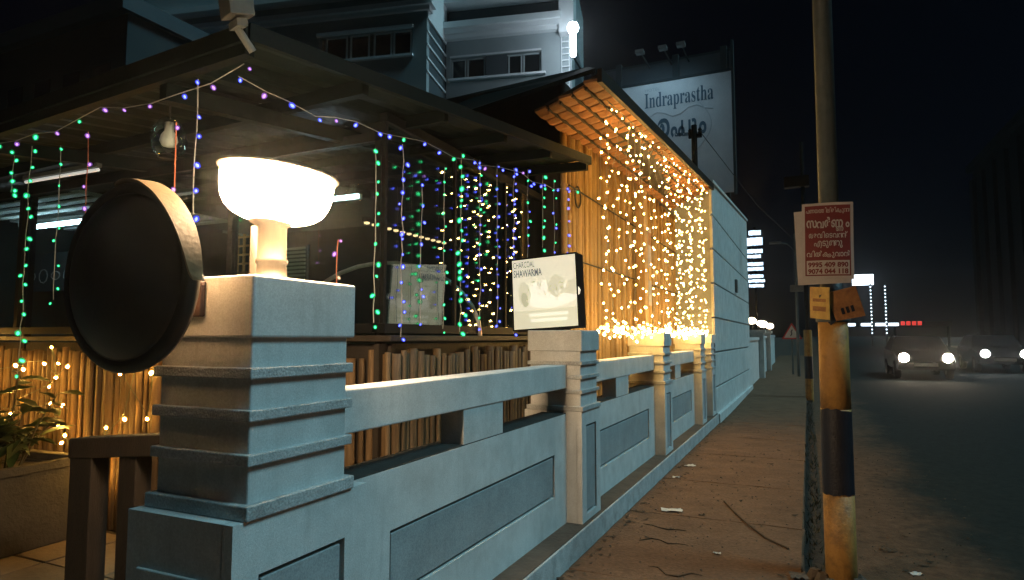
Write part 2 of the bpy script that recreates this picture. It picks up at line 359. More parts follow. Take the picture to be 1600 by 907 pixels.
ys_far = [-8 + i for i in range(0, 22)] + [14 + 4*i for i in range(0, 40)]
g = MB(); vv = []
gx = [-150, -60, -20, -1.55, 1.0, 20, 60, 150]
gy = [-60, -8, 14, 40, 80, 174, 200]
for y in gy:
    for x in gx: vv.append((x, y, -0.35 + rise(min(y, 174))))
g.add(vv, [(j*8+i, j*8+i+1, (j+1)*8+i+1, (j+1)*8+i) for j in range(6) for i in range(7)])
struct(g.build('ground', 'earth'))
ys_near = [-4 + 0.125 * i for i in range(0, 160)] + [16 + 1.0 * i for i in range(0, 30)]
jts = [4.05, 5.62, 7.03, 8.71, 10.3, 12.1, 14.2]
ys_near = sorted([y for y in ys_near if all(abs(y - j) > 0.03 for j in jts)] + [j + d for j in jts for d in (-0.011, 0.0, 0.011)])
strip('pavement', -1.7, -0.085, ys_near, 0.0, 'footpath', nx=12, jitter=0.004, thick=0.3, joints=jts)
strip('road', 0.02, 12.5, ys_far, -0.1, 'road_surface', nx=6)
strip('verge', -0.12, 0.05, ys_far, -0.075, 'soil', nx=2)
strip('far_pavement', 12.5, 15.0, ys_far, 0.04, 'kerb_concrete', nx=1, thick=0.3)
strip('yard', -12.0, -1.7, [-4, 0, 4, 8, 12.5], -0.03, 'earth', nx=1)

# patio tiles inside the gate
patio = struct(MB().box(-9.0, -2.0, -3.0, 3.6, -0.029, -0.012).build('patio', 'soil'))
tm = MB().box(-0.292, 0.292, -0.292, 0.292, -0.016, 0.0).mesh('paving_tile', 'patio_tile')
for i in range(11):
    for j in range(8):
        put(tm, 'paving_tile', patio, 0.004, loc=(-8.6 + 0.6*i, -1.2 + 0.6*j, -0.001 - rnd.random()*0.004))

# ================================================================== BOUNDARY WALL
XF, XW = -1.5, -1.62
plinth = MB().box(-1.95, -1.463, 0.9, 11.88, -0.05, 0.165).build('wall_plinth', 'rough_ledge', bevel=0.008)
MB().box(-1.63, -1.472, 0.91, 11.87, 0.1645, 0.171).build('dirty_top', 'kerb_concrete', plinth)
tag(plinth, 'long low grey plinth step running under the boundary wall beside the pavement', 'plinth')

def framed(parent, xb, xf, y0, y1, z0, z1, p, name='wall', mat='plaster', dep=0.04):
    """street-facing slab with one sunk, grooved panel p=(py0,py1,pz0,pz1)"""
    a, b2, c, d = p
    w = MB().box(xb, xf - dep, y0, y1, z0, z1)
    e = 0.003
    w.box(xf-dep-e, xf, y0, a, z0, z1).box(xf-dep-e, xf, b2, y1, z0, z1).box(xf-dep-e, xf, a, b2, d, z1).box(xf-dep-e, xf, a, b2, z0, c)
    w.build(name, mat, parent)
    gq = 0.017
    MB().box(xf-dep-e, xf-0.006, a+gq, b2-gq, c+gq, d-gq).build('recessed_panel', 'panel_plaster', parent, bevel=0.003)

def pillar(y0, w, label, first=False):
    t = thing('gate_pillar' if first else 'wall_pillar', label, 'pillar', (XF, y0, 0))
    t_ = lambda mb, n, m='plaster', bv=0.006: mb.build(n, m, t, bevel=bv)
    D = 0.42
    zt = 1.69 if first else 1.555
    k = (zt - 0.965) / (1.69 - 0.965)
    Z = lambda z: 0.965 + (z - 0.965) * k
    if first: framed(t, -D-0.03, 0.0, -0.05, w+0.10, 0.165, 0.965, (0.05, w-0.02, 0.20, 0.80), 'pedestal')
    else: framed(t, -D-0.03, 0.0, 0.0, w+0.02, 0.165, 0.965, (0.10, w-0.08, 0.22, 0.86), 'pedestal')
    if first:                                   # panel on the face towards the gate
        f = MB(); f.box(-0.39, -0.07, -0.062, -0.05, 0.74, 0.80).box(-0.39, -0.33, -0.062, -0.05, 0.2, 0.74).box(-0.13, -0.07, -0.062, -0.05, 0.2, 0.74)
        f.build('panel_frame', 'plaster', t, bevel=0.004)
    s0, s1 = (-0.012, 0.02), (0.012, w - 0.012)
    t_(MB().box(-D+0.012, -0.012, s1[0], s1[1], 0.960, Z(1.505)), 'shaft')
    for a, b2, o in ((0.965, 1.01, 0.024), (1.12, 1.155, 0.017), (1.25, 1.285, 0.017), (1.375, 1.41, 0.017)):
        t_(MB().box(-D-o+0.012, o-0.012, 0.012-o, w-0.012+o, Z(a)+0.001, Z(b2)), 'ledge', 'rough_ledge', 0.004)
    t_(MB().box(-D-0.004, 0.004, -0.004, w+0.012, Z(1.50), zt), 'cap_block', 'plaster', 0.007)
    return t

P1 = pillar(1.41, 0.46, 'tall ledged gate pillar in the foreground with the lit bowl lamp on top', True)
pillar(4.46, 0.42, 'ledged wall pillar carrying the illuminated shawarma sign')
pillar(7.42, 0.42, 'ledged wall pillar between the two piles of warm string lights, third from the lamp')
pillar(10.25, 0.42, 'ledged wall pillar second from the banded white building')
pillar(11.42, 0.42, 'ledged wall pillar touching the near corner of the banded white building')

def bay(y0, y1, label, blocks, p):
    t = thing('boundary_wall', label, 'wall', (XW, y0, 0))
    L = y1 - y0
    framed(t, -0.19, 0.0, 0, L, 0.16, 0.945, p, 'wall')
    MB().box(-0.15, 0.002, 0, L, 1.13, 1.30).build('top_rail', 'plaster', t, bevel=0.006)
    MB().box(-0.188, -0.003, 0.002, L-0.002, 0.943, 0.951).build('shaded_top', 'shade_top', t)  # dark slab that paints the rail's shade onto the wall top
    for a, b2 in blocks: MB().box(-0.14, -0.004, a, b2, 0.94, 1.135).build('spacer_block', 'plaster', t, bevel=0.004)
    return t
bay(1.95, 4.47, 'nearest pale wall bay with open top rail, beside the big gate pillar', [(0.98, 1.45)], (0.34, 2.27, 0.40, 0.69))
bay(4.88, 7.43, 'wall bay with long grey panel just beyond the shawarma sign pillar', [(0.95, 1.4)], (0.42, 2.25, 0.40, 0.72))
bay(7.84, 10.26, 'farther wall bay below the second pile of warm string lights', [(0.9, 1.3)], (0.3, 2.15, 0.40, 0.72))
bay(10.67, 11.43, 'short wall bay next to the banded white building', [], (0.12, 0.62, 0.40, 0.72))

# ================================================================== BANDED WHITE BUILDING
wb = thing('banded_building', 'white building with horizontally grooved street wall beyond the lit curtain', 'building', (-1.5, 11.9, 0))
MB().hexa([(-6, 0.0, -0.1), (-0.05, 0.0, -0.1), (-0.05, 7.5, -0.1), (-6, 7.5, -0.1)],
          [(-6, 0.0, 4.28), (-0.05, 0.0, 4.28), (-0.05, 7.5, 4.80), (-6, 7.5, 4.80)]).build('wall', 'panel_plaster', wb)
zs = [0.0, 0.62, 1.24, 1.86, 2.48, 3.10, 3.72, 4.3]
for i in range(7):
    z0, z1 = zs[i] + 0.016, zs[i+1] - 0.016
    e0, e1 = (z0, z0), (z1, z1 if i < 6 else 4.85)
    MB().hexa([(-0.052, 0.004, z0), (0, 0.004, z0), (0, 7.5, z0), (-0.052, 7.5, z0)],
              [(-0.052, 0.004, e1[0]), (0, 0.004, e1[0]), (0, 7.5, e1[1]), (-0.052, 7.5, e1[1])]).build('wall_band', 'plaster', wb, bevel=0.006)
MB().hexa([(-0.3, -0.03, 4.301), (0.03, -0.03, 4.301), (0.03, 7.55, 4.851), (-0.3, 7.55, 4.851)],
          [(-0.3, -0.03, 4.36), (0.03, -0.03, 4.36), (0.03, 7.55, 4.91), (-0.3, 7.55, 4.91)]).build('coping', 'plaster', wb, bevel=0.006)
MB().box(0.0, 0.05, 3.7, 3.95, 2.55, 2.85).build('meter_box', 'grey_metal', wb, bevel=0.006)
MB().box(-0.3, 0.06, 0.0, 7.5, -0.1, 0.16).build('plinth', 'plaster', wb, bevel=0.006)

# low wall and gate pillars further down the pavement
fw = thing('far_wall', 'distant low pale wall along the pavement beyond the white building', 'wall', (-1.55, 19.45, 0))
for a, b2 in ((0, 4.2), (4.75, 8.6), (9.15, 16)):
    MB().box(-0.2, 0, a, b2, -0.1, 1.35 + rise(19.45 + a)).build('wall', 'plaster', fw)
    MB().box(-0.24, 0.04, a, b2, 1.352 + rise(19.45 + a), 1.45 + rise(19.45 + a)).build('coping', 'plaster', fw)
for k, (y, z, lab) in enumerate(((23.9, 1.55, 'distant pale gate pillar with the nearer pair of glowing lamps'), (28.35, 1.5, 'distant pale gate pillar with the farther glowing lamps'))):
    gp = thing('far_gate_pillar', lab, 'pillar', (-1.6, y, rise(y)))
    MB().box(-0.22, 0.22, -0.22, 0.22, -0.1, z).build('shaft', 'plaster', gp)
    MB().box(-0.28, 0.28, -0.28, 0.28, z + 0.002, z + 0.1).build('cap', 'plaster', gp)
    for dx, dz in ((-0.16, 0.12), (0.2, 0.0)):
        lp = thing('gate_globe_lamp', ('glowing warm globe lamp on the %s distant gate pillar, %s one' % (('nearer', 'farther')[k], 'left upper' if dx < 0 else 'right lower')), 'lamp', (-1.6 + dx, y, rise(y) + z + 0.1))
        MB().cyl((0, 0, 0), (0, 0, 0.1 + dz), 0.03).build('post', 'black_steel', lp)
        MB().lathe([(0.0, 0), (0.10, 0.03), (0.15, 0.10), (0.14, 0.17), (0.08, 0.22), (0, 0.24)], 12, (0, 0, 0.08 + dz)).build('globe', 'far_warm', lp, True)

# ================================================================== TILED EAVE
eave = thing('tiled_eave', 'overhanging clay tile eave glowing orange above the bamboo wall', 'roof', (0, 0, 0))
NE, FE = 4.95, 11.85
def ept(u, v):     # u 0 outer..1 inner ; v 0 near..1 far
    y = NE + (FE - NE) * v + 0.42 * u * (1 - v)
    x = -1.49 + (-2.22 + 1.49) * u
    z = 3.60 + 0.58 * v - (0.05 + 0.30 * v) * u
    return Vector((x, y, z))
NU, NV = 5, 30
for i in range(NU):
    for j in range(NV):
        g_ = 0.06
        q = [ept((i + a) / NU, (j + b2) / NV) for a, b2 in ((g_*0.6, g_), (1 - g_*0.6, g_), (1 - g_*0.6, 1 - g_), (g_*0.6, 1 - g_))]
        if j == 0: q[0] = q[0] + Vector((0, -rnd.uniform(0.0, 0.10), 0)); q[1] = q[1] + Vector((0, -rnd.uniform(0.0, 0.10), 0))
        lift = rnd.uniform(0, 0.006); tw = rnd.uniform(-0.004, 0.004)
        mid0 = [(q[0] + q[3]) / 2 - Vector((0, 0, 0.014)), (q[1] + q[2]) / 2 - Vector((0, 0, 0.014))]
        # slightly bellied clay tile: underside with a ridge, flat back
        lo = [q[0] + Vector((0,0,lift)), q[1] + Vector((0,0,lift+0.016)), q[2] + Vector((0,0,lift+0.016+tw)), q[3] + Vector((0,0,lift+tw))]
        hi = [p + Vector((0, 0, 0.022)) for p in lo]
        MB().add([*lo, *hi, mid0[0] + Vector((0,0,lift)), mid0[1] + Vector((0,0,lift+0.016))],
                 [(4,7,6,5), (0,4,5,1), (2,6,7,3), (0,8,3,7,4), (1,5,6,2,9), (0,1,9,8), (8,9,2,3)]).build('roof_tile', 'tile_clay', eave)
for i in range(1, NU):
    a, b2 = ept(i / NU, 0), ept(i / NU, 1)
    MB().hexa([a + Vector(p) for p in ((-0.012, 0, -0.004), (0.012, 0, -0.004))] + [b2 + Vector(p) for p in ((0.012, 0, -0.004), (-0.012, 0, -0.004))],
              [a + Vector(p) for p in ((-0.012, 0, 0.02), (0.012, 0, 0.02))] + [b2 + Vector(p) for p in ((0.012, 0, 0.02), (-0.012, 0, 0.02))]).build('batten', 'dark_wood', eave)
c0 = [ept(0, 0), ept(1, 0), ept(1, 1), ept(0, 1)]
MB().hexa([p + Vector((0, 0, 0.046)) for p in (c0[1], c0[0], c0[3], c0[2])],
          [p + Vector((0, 0, 0.075)) for p in (c0[1], c0[0], c0[3], c0[2])]).build('roof_deck', 'dark_wood', eave)
a, b2 = ept(0, 0), ept(0, 1)
MB().hexa([a + Vector((0.0, -0.06, -0.03)), a + Vector((0.04, -0.06, -0.03)), b2 + Vector((0.04, 0.0, -0.03)), b2 + Vector((0, 0.0, -0.03))],
          [a + Vector((0.0, -0.06, 0.085)), a + Vector((0.04, -0.06, 0.085)), b2 + Vector((0.04, 0.0, 0.085)), b2 + Vector((0, 0.0, 0.085))]).build('fascia_board', 'dark_wood', eave)
def slab(p, th, name, mat, parent):
    p = [Vector(q_) for q_ in p]
    return MB().hexa(p, [q_ + Vector((0, 0, th)) for q_ in p]).build(name, mat, parent)
slab([(-4.3, 5.75, 3.66), (-1.53, 4.97, 3.69), (-2.05, 6.4, 4.36), (-4.2, 6.9, 4.50)], 0.04, 'hip_slope', 'canopy_edge', eave)  # tiled slopes in near-black: their unlit look is put into the colour
slab([(-2.05, 6.4, 4.355), (-1.53, 4.98, 3.69), (-1.5, 11.8, 4.24), (-2.4, 11.8, 4.42)], 0.035, 'main_slope', 'canopy_edge', eave)
MB().box(-4.3, -2.32, 6.3, 6.6, 3.0, 4.28).build('gable_wall', 'dark_wood', eave)
# ================================================================== TALL BAMBOO WALL
bw = thing('bamboo_wall', 'tall wall of upright bamboo poles lit orange under the tiled eave', 'bamboo wall', (-2.21, 6.10, 0))
def bamboo_mesh(h, r, seed, half=False):
    q = random.Random(seed); prof = []; z = 0.0; zn = q.uniform(0.1, 0.3); n = 7
    prof.append((r, 0))
    while zn < h - 0.04:
        prof += [(r * 0.96, zn - 0.02), (r * 1.13, zn), (r * 0.97, zn + 0.02)]; zn += q.uniform(0.34, 0.46)
    prof.append((r, h))
    return MB().lathe(prof, n)
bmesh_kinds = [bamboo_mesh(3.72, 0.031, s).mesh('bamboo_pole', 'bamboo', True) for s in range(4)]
y = 0.0; k = 0
while y < 5.8:
    s_ = rnd.uniform(0.85, 1.25)
    o = put(bmesh_kinds[k % 4], 'bamboo_pole', bw, loc=(rnd.uniform(-0.012, 0.012), y, rnd.uniform(-0.02, 0.02)), rot=(rnd.uniform(-0.006, 0.006), rnd.uniform(-0.005, 0.005), rnd.uniform(0, 6.28)))
    o.scale = (s_, s_, 1); y += 0.0615 * s_ + 0.001; k += 1
for z in (1.0, 2.3, 3.05):
    MB().tube([(0.05, -0.02, z), (0.052, 2.9, z + 0.01), (0.05, 5.8, z)], 0.009, 6).build('binding_wire', 'cable', bw)
MB().box(-0.12, -0.06, 0, 5.8, 0, 3.7).build('backing', 'dark_wood', bw)
MB().box(-0.32, -0.062, -0.035, 0.0, 0, 3.5).build('end_panel', 'dark_wood', bw)
# coil of spare cable hung at the near end, and a timber post with a printed strip
coil = MB()
for q in range(3):
    coil.tube([(0, 0.085 * math.cos(a * math.pi / 10) * (1 + 0.06 * q), 0.105 * math.sin(a * math.pi / 10) * (1 + 0.05 * q)) for a in range(21)], 0.006, 5, False)
o = coil.build('cable_coil', 'cable'); o.location = (-2.16, 6.35, 2.98)
tag(o, 'coil of black cable hung at the top left of the bamboo wall', 'cable')
tp = thing('timber_post', 'flat timber post in front of the bamboo, midway along the light curtain', 'post', (-2.05, 8.75, 0))
MB().box(-0.06, 0.06, -0.09, 0.09, 0, 3.55).build('post', 'board_wood', tp, bevel=0.005)
MB().box(0.05, 0.062, 0.11, 0.30, 1.95, 3.05).build('printed_strip', 'poster_white', tp)
for zz, hh, mm in ((2.0, 0.22, 'panel_plaster'), (2.3, 0.18, 'tin_yellow'), (2.55, 0.2, 'poster_white'), (2.8, 0.18, 'tin_rust')):
    MB().box(0.0625, 0.064, 0.12, 0.29, zz, zz + hh).build('print_patch', mm, tp)

# ================================================================== LOW BAMBOO FENCE (two faces)
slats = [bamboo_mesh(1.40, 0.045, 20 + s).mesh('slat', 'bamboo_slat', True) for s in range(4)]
def fence(label, p0, p1, seed):
    p0, p1 = Vector(p0), Vector(p1); d = p1 - p0; L = d.length; d.normalize()
    t = thing('bamboo_fence', label, 'fence', p0, math.atan2(d.y, d.x))
    q = random.Random(seed); x = 0.0; k = 0
    while x < L - 0.03:
        s_ = q.choice((0.5, 0.6, 0.7, 0.85, 0.55)) * q.uniform(0.9, 1.1); x += 0.045 * s_
        o = put(slats[k % 4], 'slat', t, loc=(x, q.uniform(-0.01, 0.01), 0.0), rot=(q.uniform(-0.008, 0.008), q.uniform(-0.012, 0.012), q.uniform(0, 6.28)))
        o.scale = (s_, 0.6 * s_ + 0.1, q.uniform(0.975, 1.025)); x += 0.045 * s_ + 0.012; k += 1
    MB().box(-0.02, L, -0.05, 0.07, 1.475, 1.515).build('top_beam', 'dark_wood', t, bevel=0.006)
    MB().box(0, L, 0.05, 0.09, 0.0, 1.46).build('backing', 'dark_wood', t)
    return t
fence('low split-bamboo fence under the dark glass behind the wall rail', (-2.4, 3.32, 0), (-2.4, 6.0, 0), 3)
fence('low bamboo fence hung with yellow string lights behind the planter', (-9.0, 3.36, 0), (-2.42, 3.36, 0), 5)

# ================================================================== GLASS FRONT AND CANOPY
gs = thing('glazed_screen', 'dark reflecting glass screen facing the street above the bamboo fence', 'glass screen', (-2.44, 3.32, 1.53))
GL = 2.72
MB().box(-0.03, 0.03, 0, GL, 0, 0.06).build('bottom_frame', 'black_steel', gs)
MB().box(-0.03, 0.03, 0, GL, 1.36, 1.42).build('top_frame', 'black_steel', gs)
for yy in (0.0, 0.9, 1.8, GL - 0.05): MB().box(-0.016, 0.016, yy, yy + 0.028, 0.062, 1.358).build('mullion', 'black_steel', gs)
for a, b2 in ((0.028, 0.9), (0.928, 1.8), (1.828, GL - 0.05)): MB().box(-0.004, 0.004, a, b2, 0.06, 1.36).build('pane', 'glass', gs)
gw = thing('glazed_screen', 'dark glass screen facing the gate, above the fence with yellow lights', 'glass screen', (-9.0, 3.34, 1.53))
MB().box(0, 6.5, -0.03, 0.03, 0, 0.06).build('bottom_frame', 'black_steel', gw)
MB().box(0, 6.5, -0.03, 0.03, 1.24, 1.30).build('top_frame', 'black_steel', gw)
for k in range(6): MB().box(1.3*k - 0.02 + 0.02, 1.3*k + 0.05, -0.028, 0.028, 0.062, 1.238).build('mullion', 'black_steel', gw)
for k in range(5): MB().box(1.3*k + 0.05, 1.3*k + 1.3, -0.004, 0.004, 0.06, 1.24).build('pane', 'glass', gw)

cn = thing('metal_canopy', 'dark green sheet metal canopy roof over the glass front', 'canopy', (0, 0, 0))
A, B, Cc, Dd = Vector((-2.26, 2.06, 2.86)), Vector((-1.85, 5.72, 3.17)), Vector((-9.5, 6.2, 3.45)), Vector((-9.5, 2.7, 2.90))
def cpt(u, v):   # u along street edge A->B, v inward
    return (A.lerp(B, u)).lerp(Dd.lerp(Cc, u), v)
nu, nv = 5, 9
for i in range(nu):
    for j in range(nv):
        q = [cpt((i + a) / nu, (j + c) / nv) for a, c in ((0.012, 0.006), (0.988, 0.006), (0.988, 0.994), (0.012, 0.994))]
        vv = []; ff = []; n = 9                            # corrugated sheet
        for k in range(n):
            f_ = k / (n - 1); dz = 0.012 if k % 2 else 0.0
            a_, b_ = q[0].lerp(q[3], f_), q[1].lerp(q[2], f_)
            vv += [a_ + Vector((0, 0, dz)), b_ + Vector((0, 0, dz))]
        m0 = len(vv); vv += [p + Vector((0, 0, 0.012)) for p in vv]
        for k in range(n - 1):
            ff += [(2*k, 2*k+1, 2*k+3, 2*k+2), (m0+2*k, m0+2*k+2, m0+2*k+3, m0+2*k+1)]
        MB().add(vv, ff).build('roof_sheet', 'canopy_metal', cn)
def beam(p, q, w, h, name, mat, parent, drop=0.0):
    p, q = Vector(p), Vector(q); d = (q - p).normalized(); sd_ = d.cross(Vector((0, 0, 1))).normalized() * w / 2; up = Vector((0, 0, h))
    dr = Vector((0, 0, -drop - h)); p = p + dr; q = q + dr
    return MB().hexa([p - sd_, p + sd_, q + sd_, q - sd_], [p - sd_ + up, p + sd_ + up, q + sd_ + up, q - sd_ + up]).build(name, mat, parent)
for i in range(nu + 1): beam(cpt(i / nu, 0.0), cpt(i / nu, 1), 0.05, 0.08, 'purlin', 'canopy_edge', cn, 0.004)
for j in (0.09, 0.35, 0.7): beam(cpt(0.0, j), cpt(1, j), 0.06, 0.09, 'rafter', 'canopy_edge', cn, 0.086)
beam(A + Vector((0.02, -0.03, 0.05)), B + Vector((0.02, 0.03, 0.05)), 0.03, 0.08, 'gutter', 'canopy_edge', cn)
beam(A + Vector((0.02, -0.03, 0.05)), Dd + Vector((0, -0.03, 0.05)), 0.03, 0.08, 'gutter', 'canopy_edge', cn)
for (x, yy, zt) in ((-2.50, 3.40, 2.80), (-2.46, 6.02, 3.08), (-6.4, 3.42, 2.86)):
    MB().box(x - 0.025, x + 0.025, yy - 0.025, yy + 0.025, 0, zt).build('support_post', 'black_steel', cn)

# the room behind the glass
rm = struct(MB().box(-9.6, -2.5, 3.5, 9.0, -0.03, 0.02).build('room_floor', 'room_floor'))
struct(MB().box(-9.6, -2.5, 9.0, 9.15, 0, 3.5).build('room_wall', 'room_wall'))
struct(MB().box(-9.75, -9.6, 2.7, 9.15, 0, 3.4).build('room_wall', 'room_wall'))
struct(MB().box(-9.6, -2.35, 6.3, 9.15, 3.45, 3.5).build('room_ceiling', 'room_wall'))

# ================================================================== BOWL LAMP ON THE GATE PILLAR
lamp = thing('bowl_lamp', 'glowing white bowl lamp on a short metal post atop the gate pillar', 'lamp', (-1.665, 1.64, 1.69))
MB().lathe([(0.075, 0.0), (0.075, 0.012), (0.052, 0.014), (0.048, 0.06), (0.054, 0.065), (0.054, 0.075), (0.048, 0.08), (0.048, 0.19), (0.075, 0.205), (0.078, 0.215)], 20).build('post', 'post_metal', lamp, True)
MB().lathe([(0.04, 0.0), (0.034, 0.01), (0.034, 0.20)], 14, (-0.085, 0.03, 0.001)).build('conduit', 'post_metal', lamp, True)
TL = Matrix.Rotation(R(5), 4, 'Y') @ Matrix.Rotation(R(-3), 4, 'X')
MB().lathe([(0.03, 0.0), (0.07, 0.002), (0.105, 0.010), (0.138, 0.024), (0.162, 0.045), (0.177, 0.072), (0.184, 0.103), (0.187, 0.13), (0.188, 0.168)], 56, (0, 0, 0.205), TL, False).build('bowl', 'lamp_bowl', lamp, True)
MB().lathe([(0.189, 0.1685), (0.200, 0.169), (0.203, 0.173), (0.199, 0.178), (0.184, 0.178)], 56, (0, 0, 0.205), TL, False).build('rim', 'post_metal', lamp, True)
MB().lathe([(0.185, 0.1785), (0.16, 0.182), (0.10, 0.186), (0.0, 0.188)], 56, (0, 0, 0.205), TL, False).build('added_lid', 'added_lid_dark', lamp, True)  # flat lid, out of view, added to stop the bowl's upward light
o = MB().box(-1.775, -1.695, 1.385, 1.405, 1.565, 1.675).build('junction_box', 'brown_box', bevel=0.004)
tag(o, 'small brown box fixed to the gate pillar beside the round mirror', 'box')

# ================================================================== ROUND TRAFFIC MIRROR
mir = thing('traffic_mirror', 'big round black convex traffic mirror with hood beside the gate pillar', 'mirror', (-1.83, 1.24, 1.68), R(1))
mir.scale = (0.94, 0.94, 0.96)
MM = Matrix.Rotation(R(90), 4, 'X')          # local +Z of the profile -> -Y
MB().lathe([(0.272, 0.0), (0.25, 0.022), (0.20, 0.05), (0.13, 0.072), (0.06, 0.083), (0.0, 0.086)], 48, (0, 0, 0), MM).build('dish', 'mirror_plastic', mir, True)
MB().lathe([(0.272, -0.03), (0.290, -0.03), (0.298, -0.012), (0.298, 0.004), (0.290, 0.014), (0.270, 0.012)], 48, (0, 0, 0), MM).build('rim', 'mirror_plastic', mir, True)
MB().lathe([(0.0, -0.036), (0.28, -0.030)], 48, (0, 0, 0), MM).build('back', 'mirror_back', mir, True)
hd = MB(); vv = []; n = 30                    # hood over the upper right arc
for k in range(n + 1):
    a_ = R(-4 + 108 * k / n); dep = 0.055 * math.sin(math.pi * min(1, max(0, k / n))) ** 0.6 + 0.004
    for (r_, y_) in ((0.299, 0.02), (0.307, 0.02), (0.300, -dep), (0.293, -dep)):
        vv.append((r_ * math.cos(a_), y_, r_ * math.sin(a_)))
ff = []
for k in range(n):
    for j in range(4): ff.append((4*k+j, 4*k+(j+1) % 4, 4*k+4+(j+1) % 4, 4*k+4+j))
ff += [(0, 1, 2, 3), tuple(4*n + j for j in (3, 2, 1, 0))]
hd.add(vv, ff).build('hood', 'hood_plastic', mir)
MB().tube([(0.05, 0.03, 0), (0.08, 0.09, 0.0), (0.12, 0.18, 0.0)], 0.02, 8).build('bracket', 'black_steel', mir)

# ================================================================== SHAWARMA LIGHT BOX ON THE SECOND PILLAR
sg = thing('light_box_sign', 'square illuminated sign reading CHARCOAL SHAWARMA tilted on the wall pillar', 'sign', (-1.835, 4.60, 1.565))
sg.rotation_euler = (R(-2), R(-3.2), R(-1))
W, H, Dp = 0.56, 0.575, 0.15
MB().box(-W/2, W/2, 0.012, Dp, 0, H).build('case', 'black_steel', sg, bevel=0.004)
fr_ = MB(); e = 0.012
fr_.box(-W/2, W/2, 0, 0.0125, 0, e).box(-W/2, W/2, 0, 0.0125, H-e, H).box(-W/2, -W/2+e, 0, 0.0125, e, H-e).box(W/2-e, W/2, 0, 0.0125, e, H-e)
fr_.build('frame', 'black_steel', sg)
fc = MB().box(-W/2+e, W/2-e, 0.006, 0.0115, e, H-e).build('face', 'sign_face', sg)
def flat(pts, y_): 
    return MB().add([(p[0], y_, p[1]) for p in pts], [tuple(range(len(pts)))])
def blob(cx_, cz, rx, rz, y_, n=22, a0=0, wob=0.0):
    q = random.Random(int(cx_*1000)); return flat([(cx_ + rx*(1+q.uniform(-wob, wob))*math.cos(2*math.pi*k/n)*math.cos(a0) - rz*math.sin(2*math.pi*k/n)*math.sin(a0),
                 cz + rx*math.cos(2*math.pi*k/n)*math.sin(a0) + rz*(1+q.uniform(-wob, wob))*math.sin(2*math.pi*k/n)*math.cos(a0)) for k in range(n)], y_)
flat([(-W/2+0.014, 0.014), (W/2-0.014, 0.014), (W/2-0.014, 0.16), (-W/2+0.014, 0.155)], 0.0050).build('print', 'print_mid', sg)
blob(0.08, 0.255, 0.22, 0.085, 0.0046, a0=0.12).build('print', 'print_light', sg)
flat([(0.16, 0.27), (W/2-0.014, 0.25), (W/2-0.014, 0.38), (0.20, 0.36)], 0.0044).build('print', 'print_mid', sg)
blob(-0.17, 0.285, 0.055, 0.10, 0.0042, a0=0.12, wob=0.05).build('print', 'print_mid', sg)
blob(-0.165, 0.24, 0.03, 0.06, 0.0038, a0=0.2, wob=0.1).build('print', 'print_dark', sg)
blob(-0.02, 0.30, 0.10, 0.075, 0.0036, a0=-0.1, wob=0.12).build('print', 'print_light', sg)
blob(0.10, 0.33, 0.075, 0.085, 0.0034, wob=0.22).build('print', 'print_mid', sg)
q = random.Random(4)
for k in range(70):
    blob(q.uniform(-0.14, 0.16), q.uniform(0.22, 0.38), q.uniform(0.005, 0.022), q.uniform(0.002, 0.007), 0.0032 - 0.000008*k, 9, q.uniform(0, 3), 0.25).build('print', q.choice(('print_dark', 'print_light', 'print_mid')), sg)
def sign_text(tok, w, h, cx_, z_, mat, parent, y_, bold=0.0, gap=0.06, name='lettering'):
    mb = text_mb(tok, w, h, cx_, z_, bold, gap); mb.v = [(p[0], y_, p[2]) for p in mb.v]
    return mb.build(name, mat, parent)
sign_text('CHARCOAL', 0.185, 0.05, -0.165, 0.497, 'print_ink', sg, 0.0025, 0.012)
sign_text('SHAWARMA', 0.245, 0.058, -0.135, 0.425, 'print_ink', sg, 0.0025, 0.022)
for z_, xs in ((0.105, (-0.13, 0.19)), (0.062, (-0.12, 0.17))):     # faint small print, too blurred to read
    x_ = xs[0]
    while x_ < xs[1]:
        w_ = q.uniform(0.012, 0.03); flat([(x_, z_), (x_ + w_, z_), (x_ + w_, z_ + 0.024), (x_, z_ + 0.022)], 0.0027).build('print', 'print_light', sg); x_ += w_ + 0.008
for x_ in (-0.12, 0.12): MB().box(x_ - 0.03, x_ + 0.03, 0.0, Dp, -0.014, 0.001).build('foot', 'black_steel', sg)

# ================================================================== STRING LIGHTS
def bulb_mesh(r, L, kind):
    """bright filament core inside a coloured shell that imitates its glow"""
    mb = MB().lathe([(r*0.2, -L*0.2), (r*0.5, -L*0.45), (r*0.42, -L*0.7), (0, -L*0.85)], 6, caps=False)
    nf = len(mb.f)
    mb.lathe([(r*0.4, 0), (r*0.95, -L*0.25), (r, -L*0.5), (r*0.72, -L*0.82), (0, -L)], 8, caps=False)
    me = bpy.data.meshes.new('bulb'); me.from_pydata(mb.v, [], mb.f); me.update()
    me.materials.append(MATS['bulb_' + kind]); me.materials.append(MATS['glow_shell_' + kind])
    for p in me.polygons: p.material_index = 0 if p.index < nf else 1; p.use_smooth = True
    return me
BM = {'w': bulb_mesh(0.0142, 0.029, 'warm'), 'y': bulb_mesh(0.018, 0.036, 'yellow'), 'g': bulb_mesh(0.0135, 0.032, 'green'),
      'b': bulb_mesh(0.0125, 0.030, 'blue'), 'v': bulb_mesh(0.0115, 0.028, 'violet'), 'p': bulb_mesh(0.010, 0.024, 'pale')}
def bulb(parent, p, kind, q, s=1.0):
    o = put(BM[kind], 'bulb', parent, loc=p, rot=(q.uniform(-0.9, 0.9), q.uniform(-0.9, 0.9), q.uniform(0, 6.28)))
    o.scale = (s, s, s); return o
